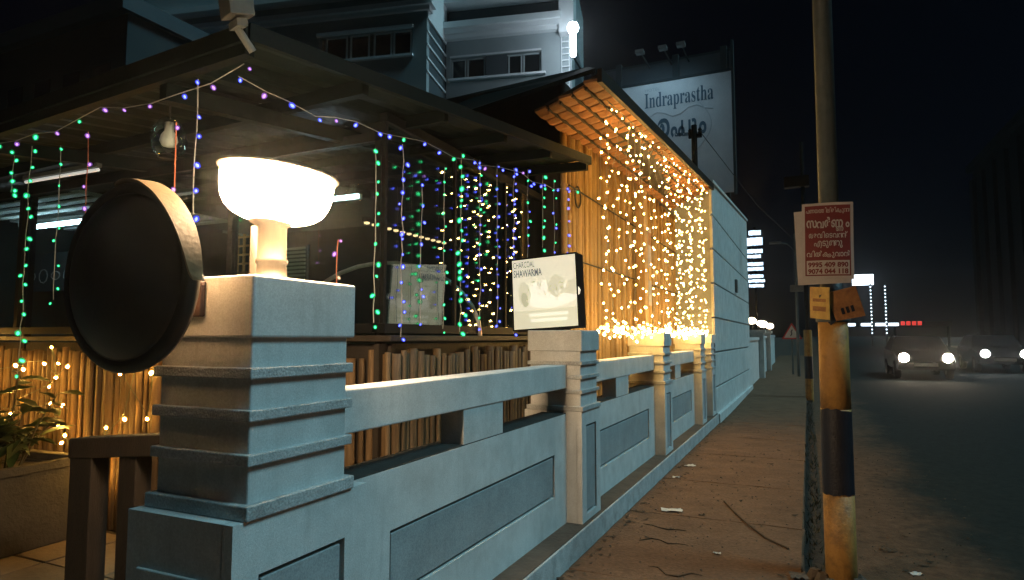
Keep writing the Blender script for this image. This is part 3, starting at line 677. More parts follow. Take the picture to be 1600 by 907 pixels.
def strand(label, base, pts, kinds, seed, wire='wire_clear', jit=0.015, group=None, wr=0.0025, s=1.0, path=None):
    q = random.Random(seed); b0 = Vector(base)
    t = thing('string_light', label, 'string light', b0, 0, group)
    pp = [Vector(p) - b0 for p in (path or pts)]
    MB().tube(pp, wr, 4).build('wire', wire, t)
    for k, p in enumerate(pts):
        kd = kinds[k % len(kinds)]
        bulb(t, Vector(p) - b0 + Vector((q.uniform(0, jit), q.uniform(-jit, jit), q.uniform(-jit, 0.0))), kd, q, s * q.uniform(0.7, 1.25))
    return t
def vline(x, y, z0, z1, n, q, j=0.02):
    return [(x + q.uniform(-0.006, 0.006), y + q.uniform(-0.006, 0.006), z0 + (z1 - z0) * (k + q.uniform(-0.3, 0.3)) / max(1, n - 1)) for k in range(n)]
q = random.Random(11)
# along the street edge of the canopy: sagging row
row = []
for k in range(25):
    f_ = (k + q.uniform(-0.3, 0.3)) / 24; p = A.lerp(B, f_); row.append((p.x - 0.12 + q.uniform(-0.03, 0.03), p.y + 0.05, p.z - 0.15 - 0.05 * abs(math.sin(f_ * 9.4)) - 0.10 * f_ + q.uniform(-0.02, 0.01)))
strand('row of small blue lights strung along the street edge of the canopy', row[0], row, 'bvbbvbbbgbbgb', 1)
row = []
for k in range(14):
    f_ = (k / 13) * 0.42; p = A.lerp(Dd, f_); row.append((p.x, p.y - 0.03, p.z - 0.13 - 0.04 * abs(math.sin(f_ * 20)) + q.uniform(-0.03, 0.01)))
strand('row of violet and green lights along the gate side edge of the canopy', row[0], row, 'vvbvvvgvgvgg', 2)
# hanging strands in front of the street glass
def hang(px, y, x, z0, z1, n, kinds, label, seed, wire='wire_clear', s=1.0):
    qq = random.Random(seed); return strand(label, (x, y, z0), vline(x, y, z0, z1, n, qq), kinds, seed, wire, 0.02, None, 0.0028, s)
XS = -2.30
hang(597, 3.06, XS, 2.62, 1.60, 12, 'g', 'green light strand hanging left of the mirrored sign reflection', 31)
hang(635, 3.34, XS, 2.72, 1.50, 15, 'b', 'blue light strand hanging just right of the mirrored sign reflection', 32)
hang(715, 4.02, -2.26, 2.86, 1.53, 18, 'g', 'long bright green light strand at the middle of the street glass', 33, s=1.25)
hang(795, 4.85, -2.22, 2.95, 1.55, 22, 'b', 'long blue light strand hanging left of the shawarma sign', 34)
hang(838, 5.35, -2.16, 3.0, 2.30, 8, 'g', 'short green light strand hanging above the shawarma sign', 35, s=1.2)
hang(881, 5.90, -2.12, 3.02, 2.2, 8, 'b', 'short blue light strand at the corner of the bamboo wall', 36)
hang(672, 3.62, -2.34, 2.55, 1.62, 8, 'b', 'faint thin blue light strand between the two green strands', 37, s=0.8)
hang(690, 3.85, -2.30, 2.72, 1.56, 12, 'g', 'thin green light strand just left of the long bright green strand', 38, s=0.8)
hang(745, 4.30, -2.25, 2.85, 1.60, 15, 'bgb', 'mixed blue and green light strand right of the long bright green strand', 39, s=0.85)
hang(770, 4.58, -2.24, 2.88, 1.58, 15, 'b', 'thin blue light strand left of the longest blue strand by the sign', 45, s=0.8)
hang(815, 5.08, -2.19, 2.98, 2.05, 12, 'bg', 'blue and green light strand ending behind the top of the shawarma sign', 46, s=0.9)
hang(857, 5.60, -2.14, 3.0, 2.15, 10, 'gb', 'short green and blue strand beside the short green one above the sign', 47, s=0.9)
# hanging strands on the gate side
hang(65, 2.40, -4.55, 2.72, 1.30, 17, 'g', 'green light strand hanging at the far left above the planter', 40, s=1.15)
hang(40, 2.42, -4.78, 2.75, 2.45, 6, 'g', 'short cluster of green lights at the far left canopy edge', 48, s=1.3)
hang(105, 2.44, -4.30, 2.70, 1.75, 9, 'g', 'fainter green light strand between the far left strand and the violet one', 49, s=0.7)
hang(175, 2.34, -3.86, 2.70, 2.15, 5, 'v', 'violet light strand hanging left of the round mirror', 41, 'wire_orange')
hang(335, 2.12, -2.66, 2.74, 2.10, 6, 'b', 'blue light strand hanging between mirror and bowl lamp', 42)
hang(320, 1.98, -2.62, 2.45, 1.58, 5, 'v', 'reddish twisted strand with violet bulbs hanging behind the round mirror', 43, 'wire_orange')
hang(513, 2.95, -2.48, 2.1, 1.6, 5, 'vvp', 'pinkish strand hanging behind the bowl lamp to its right', 44, 'wire_orange')

# yellow string on the low bamboo fence by the planter
yel = [(-7.9, 3.22, 1.47), (-6.6, 3.2, 1.5), (-6.55, 3.16, 1.20), (-6.0, 3.2, 1.27), (-5.72, 3.2, 1.31), (-5.6, 3.18, 1.44), (-5.55, 3.2, 1.30), (-5.62, 3.2, 1.12), (-5.95, 3.16, 1.0), (-6.3, 3.14, 0.93), (-6.45, 3.12, 0.86),
       (-5.45, 3.2, 0.99), (-5.48, 3.2, 0.80), (-5.42, 3.2, 0.74), (-5.2, 3.2, 0.55), (-5.0, 3.22, 0.48), (-4.92, 3.22, 0.84), (-4.72, 3.22, 0.92), (-4.6, 3.22, 1.28), (-4.45, 3.22, 0.93), (-4.4, 3.22, 1.28)]
qy = random.Random(77)
yel = [p for a_ in yel for p in ((a_, (a_[0] + qy.uniform(-0.25, 0.25), a_[1], a_[2] + qy.uniform(-0.12, 0.1))) if qy.random() < 0.75 else (a_,))]
strand('yellow string lights draped over the low bamboo fence behind the planter', yel[0], yel, 'y', 50, 'wire_dark', 0.02, wr=0.003, s=1.15)

# the two warm curtains under the eave, each with a heap of spare bulbs at its foot
def curtain(label, ya, yb, heap_z, seed, ncol):
    q = random.Random(seed); base = Vector((-1.62, ya, heap_z))
    t = thing('curtain_light', label, 'curtain light', base)
    top = lambda y_: ept(0, (y_ - NE) / (FE - NE)).z - 0.04
    MB().tube([Vector((-1.55, y_, top(y_))) - base for y_ in (ya, (ya + yb) / 2, yb)], 0.004, 4).build('header_wire', 'wire_dark', t)
    for k in range(int((yb - ya) * 5)):
        y_ = ya + (yb - ya) * (k + q.uniform(0.1, 0.9)) / int((yb - ya) * 5); bulb(t, Vector((-1.54 + q.uniform(-0.03, 0.02), y_, top(y_) - q.uniform(0.0, 0.06))) - base, 'w', q, q.uniform(0.6, 1.0))
    for k in range(ncol):
        y_ = ya + (yb - ya) * (k + q.uniform(0.25, 0.75)) / ncol; zt = top(y_)
        x_ = -1.58 + q.uniform(-0.10, 0.02)
        pts = [(-1.55, y_, zt)]; z_ = zt - q.uniform(0.05, 0.2); zz = []
        while z_ > heap_z + 0.12:
            zz.append(z_); z_ -= q.uniform(0.11, 0.25)
        for z_ in zz: pts.append((x_ + q.uniform(-0.03, 0.03), y_ + q.uniform(-0.05, 0.05), z_))
        pts.append((x_, y_, heap_z))
        MB().tube([Vector(p) - base for p in pts], 0.0018, 3).build('strand_wire', 'wire_clear', t)
        for p in pts[1:-1]: bulb(t, Vector(p) - base, 'w', q, q.uniform(0.75, 1.25))
    hw = []
    nh = int((yb - ya) * 42)
    for k in range(nh):
        f_ = (k + 0.5) / nh
        p = Vector((-1.63 + q.uniform(-0.06, 0.08), ya + (yb - ya) * f_ + q.uniform(-0.05, 0.05), heap_z + 0.05 + q.gauss(0.0, 0.042)))
        hw.append(p - base); bulb(t, p - base, 'w', q, q.uniform(1.1, 1.7))
    MB().tube(hw, 0.003, 3).build('heap_wire', 'wire_clear', t)
    return t
curtain('nearer warm curtain of string lights hanging before the bamboo, right of the sign', 5.38, 7.45, 1.53, 61, 14)
curtain('farther warm curtain of string lights reaching the banded white building', 7.75, 11.7, 1.54, 62, 25)

# ================================================================== THINGS UNDER THE CANOPY
t = thing('hanging_lantern', 'unlit glass jar pendant lamp hanging under the canopy, left of the bowl lamp', 'lamp', (-3.37, 2.5, 2.56))
MB().lathe([(0.045, 0.0), (0.085, 0.03), (0.10, 0.09), (0.085, 0.16), (0.055, 0.21), (0.04, 0.225)], 18).build('jar', 'jar_glass', t, True)
MB().lathe([(0.0, 0.05), (0.035, 0.06), (0.05, 0.09), (0.042, 0.125), (0.025, 0.15), (0.025, 0.2)], 14).build('globe_bulb', 'white_paint', t, True)
MB().lathe([(0.05, -0.012), (0.05, 0.0), (0.03, 0.012)], 14).build('base_ring', 'black_steel', t, True)
MB().cyl((0, 0, 0.22), (0, 0, 0.34), 0.006).build('cord', 'cable', t)
t = thing('tube_light', 'dim white tube light on a batten under the canopy at far left', 'lamp', (-5.15, 2.93, 2.72))
MB().box(-0.46, 0.46, -0.02, 0.02, 0.03, 0.06).build('batten', 'grey_metal', t)
MB().cyl((-0.45, 0, 0.012), (0.45, 0, 0.012), 0.013, n=8).build('tube', 'tube_dim', t)
t = thing('tube_light', 'bright cold white tube light inside the room at far left', 'lamp', (-7.65, 4.3, 2.74))
MB().box(-0.62, 0.62, -0.03, 0.03, 0.045, 0.09).build('batten', 'white_paint', t)
MB().cyl((-0.6, 0, 0.02), (0.6, 0, 0.02), 0.022, n=10).build('tube', 'tube_white', t)
t = thing('slatted_ceiling', 'white slatted ceiling grid lit above the cold tube light', 'ceiling grid', (-7.4, 4.6, 2.86))
for k in range(9): MB().box(-1.1, 1.2, -0.9 + 0.2*k, -0.8 + 0.2*k, 0, 0.02).build('slat', 'white_paint', t)
for x_ in (-1.0, 0.0, 1.1): MB().box(x_, x_ + 0.03, -0.95, 0.9, 0.021, 0.05).build('rail', 'white_paint', t)
t = thing('reflection_board', 'dark board with faint blue outlines standing in for a sign reflection below the cold tube light', 'board', (-8.2, 5.0, 2.1))  # board added in place of a sign's reflection in the glass
MB().box(-1.2, 1.3, 0, 0.04, 0, 0.5).build('board', 'hotel_dark', t)  # board standing in for the sign's reflection
for k in range(9):
    x_ = -1.1 + 0.26*k; MB().tube([(x_ + 0.09*math.cos(a*0.7), -0.006, 0.2 + 0.09*math.sin(a*0.7)*(0.6+0.4*(k % 2))) for a in range(10)], 0.008, 4).build('outline', 'ink_faint', t)
# orange bulbs added in place of a reflection in the glass
t = thing('reflection_row', 'row of small orange bulbs standing in for a reflection in the glass front', 'reflection row', (-4.437, 6.6, 2.76))
MB().box(-0.03, 0.03, -0.9, 0.95, 0.03, 0.08).build('reflection_beam', 'dark_wood', t)
for k in range(13): MB().lathe([(0.0, 0), (0.03, 0.01), (0.03, 0.028)], 8, (0, -0.85 + 0.14*k, 0)).build('bulb', 'reflection_warm', t)  # bulbs standing in for the reflection
t = thing('lattice_screen', 'small wooden lattice screen behind the lamp post', 'screen', (-4.28, 3.9, 1.95))
for k in range(5):
    MB().box(-0.16 + 0.075*k, -0.145 + 0.075*k, 0, 0.02, 0, 0.42).build('bar', 'bamboo', t)
for k in range(6): MB().box(-0.17, 0.17, -0.012, -0.001, 0.01 + 0.075*k, 0.025 + 0.075*k).build('bar', 'bamboo', t)
t = thing('wall_fan_vent', 'grey louvred vent panel seen behind the lamp post', 'vent', (-3.73, 3.9, 1.94))
MB().box(-0.14, 0.14, 0, 0.03, 0, 0.3).build('frame', 'hotel_dark', t)
for k in range(9): MB().box(-0.13, 0.13, -0.012, 0, 0.015 + 0.031*k, 0.032 + 0.031*k).build('louvre', 'hotel_wall', t)
t = thing('tube_light', 'short white tube light showing just right of the bowl lamp', 'lamp', (-3.42, 3.95, 2.575))
MB().box(-0.30, 0.30, 0.0, 0.03, 0.0, 0.04).build('batten', 'white_paint', t)
MB().cyl((-0.29, -0.015, 0.02), (0.29, -0.015, 0.02), 0.014, n=8).build('tube', 'tube_white', t)
o = MB().tube([(0.75*math.cos(R(a)), 0.25*math.cos(R(a)), 0.62*math.sin(R(a))) for a in range(180, -1, -12)], 0.018, 8).build('chrome_arch', 'steel')
o.location = (-3.15, 4.35, 1.50); tag(o, 'thin curved chrome pipe arch seen through the glass near the gate pillar', 'pipe')
def cafe_table(x, y, label):
    t = thing('cafe_table', label, 'table', (x, y, 0.02))
    MB().box(-0.35, 0.35, -0.35, 0.35, 0.72, 0.75).build('top', 'board_wood', t, bevel=0.005)
    for a_, b_ in ((-1, -1), (1, -1), (1, 1), (-1, 1)): MB().box(a_*0.30 - 0.02, a_*0.30 + 0.02, b_*0.30 - 0.02, b_*0.30 + 0.02, 0, 0.719).build('leg', 'black_steel', t)
cafe_table(-3.6, 5.4, 'square cafe table inside the glass nearest the street'); cafe_table(-5.2, 5.2, 'square cafe table deeper inside the room')
t = thing('service_counter', 'pale topped counter seen through the street glass left of the sign', 'counter', (-3.5, 6.9, 0.02))
MB().box(-0.9, 0.9, -0.3, 0.3, 0, 1.45).build('base', 'room_wall', t); MB().box(-0.95, 0.95, -0.36, 0.36, 1.452, 1.5).build('top', 'board_wood', t, bevel=0.006)
# flood lamp box at the canopy corner
t = thing('flood_lamp', 'unlit grey flood lamp box mounted at the canopy corner', 'lamp', (-2.17, 1.90, 2.86)); t.scale = (0.85, 0.85, 0.85); t.rotation_euler = (R(12), R(14), R(-30))
MB().hexa([(-0.12, -0.05, 0), (0.12, -0.05, 0), (0.10, 0.07, 0), (-0.10, 0.07, 0)], [(-0.13, -0.05, 0.19), (0.13, -0.05, 0.19), (0.10, 0.07, 0.19), (-0.10, 0.07, 0.19)]).build('housing', 'grey_metal', t, bevel=0.006)
MB().box(-0.10, 0.10, -0.02, 0.03, -0.05, -0.015).build('bracket', 'grey_metal', t)
MB().cyl((0, 0, -0.05), (0.0, 0.06, -0.16), 0.02).build('stem', 'grey_metal', t)

# ================================================================== PLANTER, PLANT, WOODEN BARRIER
t = thing('planter_box', 'square cement planter box standing before the bamboo fence', 'planter', (-5.40, 2.80, 0.0), R(4))
bx_ = MB(); w = 0.36; hgt = 0.54
bx_.box(-w, w, -w, -w+0.05, 0, hgt).box(-w, w, w-0.05, w, 0, hgt).box(-w, -w+0.05, -w+0.05, w-0.05, 0, hgt).box(w-0.05, w, -w+0.05, w-0.05, 0, hgt)
bx_.build('box', 'planter_cement', t, bevel=0.008)
rmb = MB(); w2 = w + 0.025
rmb.box(-w2, w2, -w2, -w2+0.08, hgt+0.001, hgt+0.06).box(-w2, w2, w2-0.08, w2, hgt+0.001, hgt+0.06).box(-w2, -w2+0.08, -w2+0.08, w2-0.08, hgt+0.001, hgt+0.06).box(w2-0.08, w2, -w2+0.08, w2-0.08, hgt+0.001, hgt+0.06)
rmb.build('rim', 'planter_cement', t, bevel=0.008)
MB().box(-w+0.05, w-0.05, -w+0.05, w-0.05, hgt-0.06, hgt-0.02).build('potting_soil', 'soil', t)
for x_ in (-0.2, 0.0, 0.2): MB().box(x_-0.012, x_+0.012, -w-0.008, -w+0.001, 0.03, hgt-0.03).build('rib', 'planter_cement', t)
pl = thing('leafy_plant', 'leafy green pot plant growing in the cement planter', 'plant', (-5.45, 2.80, 0.52))
lf = MB().add([(0,0,0),(0.035,0.06,0.012),(0.04,0.12,0.010),(0.0,0.22,-0.03),(-0.04,0.12,0.010),(-0.035,0.06,0.012),(0,0.10,-0.008)],
              [(0,1,6),(1,2,6),(2,3,6),(3,4,6),(4,5,6),(5,0,6)]).mesh('leaf', 'leaf', True)
q = random.Random(21)
for k in range(13):
    az = q.uniform(0, 6.28); rr = q.uniform(0.03, 0.34); hh = q.uniform(0.25, 0.72)
    tip = Vector((math.cos(az)*rr*1.3, math.sin(az)*rr*1.3, hh)); root = Vector((math.cos(az)*rr*0.35, math.sin(az)*rr*0.35, -0.03)); mid = (tip + root)/2 + Vector((0, 0, 0.06))
    MB().tube([root, mid, tip], [0.009, 0.007, 0.004], 5).build('stem', 'stem', pl)
    for f_ in range(9):
        s_ = 0.35 + 0.65 * f_ / 8; p = root.lerp(mid, s_*2) if s_ < 0.5 else mid.lerp(tip, s_*2-1)
        o = put(lf, 'leaf', pl, loc=p, rot=(q.uniform(-0.6, 0.6), q.uniform(-0.4, 0.4), q.uniform(0, 6.28))); sc_ = q.uniform(0.6, 1.2); o.scale = (sc_, sc_, sc_)
t = thing('wooden_barrier', 'dark wooden barrier frame of two posts and a sloping rail left of the gate pillar', 'barrier', (-3.2, 2.2, 0.0))
MB().box(-0.37, -0.19, -0.05, 0.05, 0, 0.93).build('post', 'dark_wood', t, bevel=0.006)
MB().box(0.02, 0.15, -0.045, 0.045, 0, 0.94).build('post', 'dark_wood', t, bevel=0.006)
MB().hexa([(-0.38, -0.055, 0.86), (0.9, -0.055, 0.98), (0.9, 0.055, 0.98), (-0.38, 0.055, 0.86)], [(-0.38, -0.055, 0.965), (0.9, -0.055, 1.085), (0.9, 0.055, 1.085), (-0.38, 0.055, 0.965)]).build('rail', 'dark_wood', t, bevel=0.006)
MB().box(-0.55, -0.15, -0.15, 0.15, 0.001, 0.06).build('foot', 'dark_wood', t, bevel=0.006)

# ================================================================== HOTEL BEHIND
ha = R(13.1)
hb = thing('hotel_building', 'grey multi-storey hotel with white cornices rising behind the canopy', 'building', (-6.987, 20.318, 0), ha)
def hbx(x0, x1, y0, y1, z0, z1, name, mat, parent=hb): return MB().box(x0, x1, y0, y1, z0, z1).build(name, mat, parent)
# right block (set back), window band opening
hbx(-4.62, -0.5, 0.25, 9, 0, 14.2, 'core', 'hotel_dark')
hbx(-4.62, -0.5, 0, 0.24, 0, 10.70, 'wall', 'hotel_wall'); hbx(-4.62, -0.5, 0, 0.24, 11.48, 12.1, 'wall', 'hotel_wall')
hbx(-4.62, -4.46, 0, 0.24, 10.702, 11.478, 'wall', 'hotel_wall'); hbx(-1.16, -0.5, 0, 0.24, 10.702, 11.478, 'wall', 'hotel_wall')
hbx(-4.66, -0.46, -0.22, 0.1, 12.102, 12.24, 'cornice', 'hotel_trim'); hbx(-4.70, -0.42, -0.34, 0.1, 12.242, 12.40, 'cornice', 'hotel_trim'); hbx(-4.74, -0.42, -0.46, 0.1, 12.402, 12.62, 'cornice', 'hotel_trim')
hbx(-4.5, -1.0, -0.16, 0.05, 10.60, 10.68, 'sill', 'hotel_trim'); hbx(-4.46, -1.16, -0.06, 0.05, 11.481, 11.54, 'lintel', 'hotel_trim')
for a, b2 in ((-4.44, -3.9), (-3.86, -3.2), (-2.36, -1.86), (-1.82, -1.2)):
    wn = hbx(a, b2, 0.14, 0.17, 10.72, 11.46, 'window', 'window_dark')
    fm = MB(); fm.box(a, a+0.05, 0.10, 0.139, 10.72, 11.46).box(b2-0.05, b2, 0.10, 0.139, 10.72, 11.46).box(a+0.05, b2-0.05, 0.10, 0.139, 11.41, 11.46); fm.build('frame', 'hotel_wall', wn)
hbx(-3.16, -2.40, 0.05, 0.2, 10.702, 11.478, 'window_panel', 'hotel_dark')
hbx(-4.5, -0.6, 1.2, 1.3, 12.64, 14.4, 'balcony_back_wall', 'hotel_wall'); hbx(-3.9, -0.7, 0.9, 1.19, 12.7, 13.2, 'balcony_opening', 'window_dark')
hbx(-4.74, -0.42, -0.4, 1.2, 13.35, 13.6, 'slab', 'hotel_trim'); hbx(-4.6, -0.5, 0.0, 9, 13.602, 17, 'upper_wall', 'hotel_wall')
hbx(-0.5, 0.0, -0.35, 0.6, 11.9, 17, 'corner_column', 'hotel_trim')
lad = MB().box(-0.46, -0.43, -0.05, -0.02, 8.5, 11.9).box(-0.20, -0.17, -0.05, -0.02, 8.5, 11.9)
for k in range(15): lad.box(-0.43, -0.20, -0.045, -0.025, 8.6 + 0.22*k, 8.64 + 0.22*k)
lad.build('ladder', 'hotel_trim', hb)
hbx(-0.5, -0.1, 0.02, 1.0, 0, 11.9, 'side_wall', 'hotel_wall')
# left block (stands forward) with its return face
hbx(-16, -4.65, -1.75, 9, 0, 17, 'core', 'hotel_dark')
hbx(-16, -8.5, -2.0, -1.751, 0, 17, 'wall', 'hotel_wall'); hbx(-5.15, -4.65, -2.0, -1.751, 0, 17, 'wall', 'hotel_wall')
hbx(-8.498, -5.152, -2.0, -1.751, 11.72, 17, 'wall', 'hotel_wall'); hbx(-8.498, -5.152, -2.0, -1.751, 9.6, 10.82, 'wall', 'hotel_wall'); hbx(-8.498, -5.152, -2.0, -1.751, 0, 8.9, 'wall', 'hotel_wall')
for a, b2 in ((-8.3, -7.5), (-7.4, -6.7), (-6.55, -5.9), (-5.85, -5.2)):
    wn = hbx(a, b2, -1.88, -1.85, 10.84, 11.70, 'window', 'window_dark')
    MB().box(a, a+0.05, -1.92, -1.881, 10.84, 11.7).box(b2-0.05, b2, -1.92, -1.881, 10.84, 11.7).box(a+0.05, b2-0.05, -1.92, -1.881, 11.65, 11.7).build('frame', 'hotel_trim', wn)
hbx(-8.55, -5.1, -2.12, -2.001, 11.70, 11.80, 'lintel', 'hotel_trim'); hbx(-8.55, -5.1, -2.12, -2.001, 10.74, 10.82, 'sill', 'hotel_trim')
for z0, z1, o_ in ((12.25, 12.38, 0.12), (12.382, 12.55, 0.24), (12.9, 13.1, 0.4)): hbx(-16, -4.65 + o_, -2.0 - o_, -1.76, z0, z1, 'cornice', 'hotel_trim')
hbx(-4.649, -4.60, -2.0, -0.01, 12.0, 13.6, 'return_parapet', 'hotel_trim')
for z0 in (10.2, 10.65, 11.1, 11.55): hbx(-4.649, -4.61, -2.0, -0.01, z0, z0 + 0.06, 'return_band', 'hotel_trim')
hbx(-16.0, -4.6, -2.03, -2.001, 9.0, 9.06, 'groove_band', 'hotel_trim')
# bright lamp at the hotel corner
hl = thing('corner_flood_lamp', 'glaring white lamp on the corner of the hotel', 'lamp', (-6.60, 19.05, 10.55))
MB().lathe([(0.05, 0), (0.09, 0.05), (0.09, 0.75), (0.06, 0.8)], 10).build('tube', 'hotel_lamp', hl, True)
MB().lathe([(0.0, 0), (0.14, 0.05), (0.19, 0.19), (0.14, 0.33), (0, 0.38)], 14, (0, 0, 0.78)).build('globe', 'hotel_lamp', hl, True)
MB().tube([(0, 0.05, 0.0), (-0.02, 0.9, -0.1), (-0.05, 1.4, -0.1)], 0.03, 6).build('arm', 'black_steel', hl)

# dim neighbour at upper left, dark tower at right
t = thing('dim_neighbour', 'dim dark building barely visible behind the canopy at upper left', 'building', (-19, 14, 0))
MB().box(-6, 0.8, -2, 6, 0, 11.2).build('wall', 'dim_building', t); MB().box(-6.2, 1.0, -2.3, 6, 11.202, 11.7).build('parapet', 'hotel_dark', t)
for k in range(4): MB().box(-5.2 + 1.5*k, -4.4 + 1.5*k, -2.03, -2.001, 8.6, 9.8).build('window', 'window_dark', t)
t = thing('dark_tower', 'dark tall building barely visible across the road at the right edge', 'building', (14.3, 62, 0))
MB().box(0.3, 14, -12, 10, 0, 17).build('wall', 'dim_building', t)
for y_ in (-12, -8.5, -5, -1.5, 2, 5.5, 9): MB().box(0.0, 0.299, y_, y_ + 1.2, 0, 16.2).build('pilaster', 'dim_building', t)
MB().box(-0.2, 14.2, -12.3, 10.3, 17.002, 17.6).build('parapet', 'dim_building', t)

# ================================================================== BILLBOARD
bb = thing('billboard', 'big white hotel billboard reading Indraprastha behind the tiled eave', 'billboard', (-4.75, 26, 0))
MB().box(-2.9, 2.32, 0, 0.15, 7.2, 12.05).build('board', 'billboard_white', bb)
fr_ = MB().box(2.32, 2.42, -0.05, 0.2, 7.1, 13.3).box(-2.9, 2.319, -0.04, 0.16, 12.051, 12.15).box(-2.9, 2.319, 0.3, 0.4, 13.0, 13.1)
fr_.build('frame', 'dim_building', bb)
MB().box(-2.9, 2.3, 0.3, 0.34, 12.16, 13.0).build('upper_panel', 'hotel_dark', bb)
for x_ in (-2.4, 0, 1.9): MB().box(x_, x_ + 0.25, 0.18, 0.45, 0, 13.2).build('leg', 'dim_building', bb)
for x_ in (-0.35, 0.55, 1.25):
    fl = MB().box(x_ - 0.76, x_ - 0.44, -1.65, -1.35, 12.74, 12.86).build('lamp_fixture', 'grey_metal', bb)
sign_text('\U0001D408\U0001D427\U0001D41D\U0001D42B\U0001D41A\U0001D429\U0001D42B\U0001D41A\U0001D42C\U0001D42D\U0001D421\U0001D41A', 2.75, 0.62, 0.25, 11.02, 'ink_navy', bb, -0.012)
sign_text('HOTEL', 0.62, 0.12, -0.80, 11.72, 'ink_faint', bb, -0.012)
# Malayalam word under the name
sign_text([('\u0D09', 0, 0, 1.25), ('\u0D2A', 0, 0, 1), ('\u0D2A', -0.42, -0.02, 1), ('\u0D41', -0.02, 0, 1), ('\u0D02', 0.02, 0, 1.1)], 1.95, 0.80, 0.36, 9.70, 'ink_navy', bb, -0.012, 0.03)
MB().tube([(-0.95 + 0.32*k, -0.012, 10.62 + 0.16*math.sin(k*1.4) + 0.02*k) for k in range(9)], 0.014, 4).build('doodle', 'ink_faint', bb)
MB().tube([(1.1 + 0.55*math.sin(k*0.25) - 0.02*k, -0.012, 10.95 - 0.16*k) for k in range(14)], 0.014, 4).build('doodle', 'ink_faint', bb)
MB().tube([(-1.1 + 0.13*math.cos(k*0.6), -0.012, 10.5 + 0.13*math.sin(k*0.6)) for k in range(11)], 0.012, 4).build('doodle', 'ink_faint', bb)
for k, x_ in enumerate((-0.35, 0.55, 1.25)):
    bl = bpy.data.lights.new('billboard_lamp', 'SPOT'); bl.energy = 42; bl.color = (0.50, 0.80, 1.0); bl.spot_size = R(165); bl.spot_blend = 1; bl.shadow_soft_size = 0.1
    blo = bpy.data.objects.new('billboard_lamp', bl); col.objects.link(blo); blo.parent = bb; blo.location = (x_ - 0.6, -1.5, 12.70)
    blo.rotation_euler = (Vector((0.3, -0.5, 1.0))).to_track_quat('Z', 'Y').to_euler()
    MB().tube([(x_ - 0.6, 0.3, 12.85), (x_ - 0.6, -1.5, 12.85)], 0.03, 6).build('lamp_arm', 'dim_building', bb)

up = thing('utility_pole', 'slim dark utility pole with insulators standing before the billboard', 'pole', (-2.10, 14.0, 0))
MB().cyl((0, 0, 0), (0, 0, 6.1), 0.085, 0.06, 8).build('shaft', 'black_steel', up)
MB().box(-0.12, 0.16, -0.04, 0.04, 5.82, 5.9).build('crossarm', 'black_steel', up)
for x_ in (-0.09, 0.12): MB().lathe([(0.03, 0), (0.05, 0.03), (0.03, 0.06), (0.045, 0.09), (0.02, 0.13)], 8, (x_, 0, 5.901)).build('insulator', 'black_steel', up)
MB().tube([(0.12, 0, 5.95), (0.9, 5.5, 5.3), (1.78, 11.0, 5.0)], 0.008, 4).build('wire', 'cable', up)
MB().tube([(0, 0, 5.5), (0.35, -0.2, 3.0)], 0.008, 4).build('stay_wire', 'cable', up)
MB().tube([(0, 0, 5.5), (-0.3, -0.2, 3.0)], 0.008, 4).build('stay_wire', 'cable', up)

# ================================================================== ROADSIDE POLE WITH POSTERS
px_, py_ = 0.147, 4.66
pole = thing('striped_pole', 'yellow and black banded lamp pole at the pavement edge', 'pole', (px_, py_, -0.1), 0)
pole.rotation_euler = (0, R(0.15), 0)
def ragged(z0, z1, r, mat):
    qr = random.Random(31); n = 36; vv = []
    for zz in (z0, (z0 + z1) / 2, z1):
        jz = 0.0; 
        for k in range(n):
            jz = 0.6 * jz + qr.uniform(-0.007, 0.007)
            vv.append((r * math.cos(2*math.pi*k/n), r * math.sin(2*math.pi*k/n), zz + (jz if zz != (z0+z1)/2 else 0)))
    MB().add(vv, [(i*n+k, i*n+(k+1) % n, (i+1)*n+(k+1) % n, (i+1)*n+k) for i in range(2) for k in range(n)]).build('band', mat, pole, True)
def ring(z0, z1, r0, r1, mat, name='band'): MB().tube([(0, 0, z0), (0, 0, (z0+z1)/2), (0, 0, z1)], [r0, (r0+r1)/2, r1], 24).build(name, mat, pole, True)
ring(-0.05, 0.61, 0.092, 0.091, 'paint_yellow'); ring(0.61, 1.145, 0.0911, 0.0901, 'paint_yellow'); ragged(0.612, 1.143, 0.0925, 'paint_black'); ring(1.145, 1.715, 0.090, 0.088, 'paint_yellow')
ring(1.715, 1.99, 0.075, 0.066, 'paint_black'); ring(1.99, 9.0, 0.061, 0.052, 'pole_grey', 'shaft')
MB().lathe([(0.091, 1.70), (0.10, 1.705), (0.10, 1.722), (0.074, 1.73)], 24).build('collar', 'pole_grey', pole, True)
ft = MB(); qf = random.Random(3)
for k in range(9):
    a_ = k * 0.7; r_ = 0.10 + qf.uniform(0, 0.07)
    ft.lathe([(0.05, -0.02), (0.055 + qf.uniform(0, 0.03), 0.03), (0.03, 0.07 + qf.uniform(0, 0.05)), (0, 0.10)], 6, (r_*math.cos(a_), r_*math.sin(a_), 0))
ft.build('concrete_footing', 'kerb_concrete', pole)

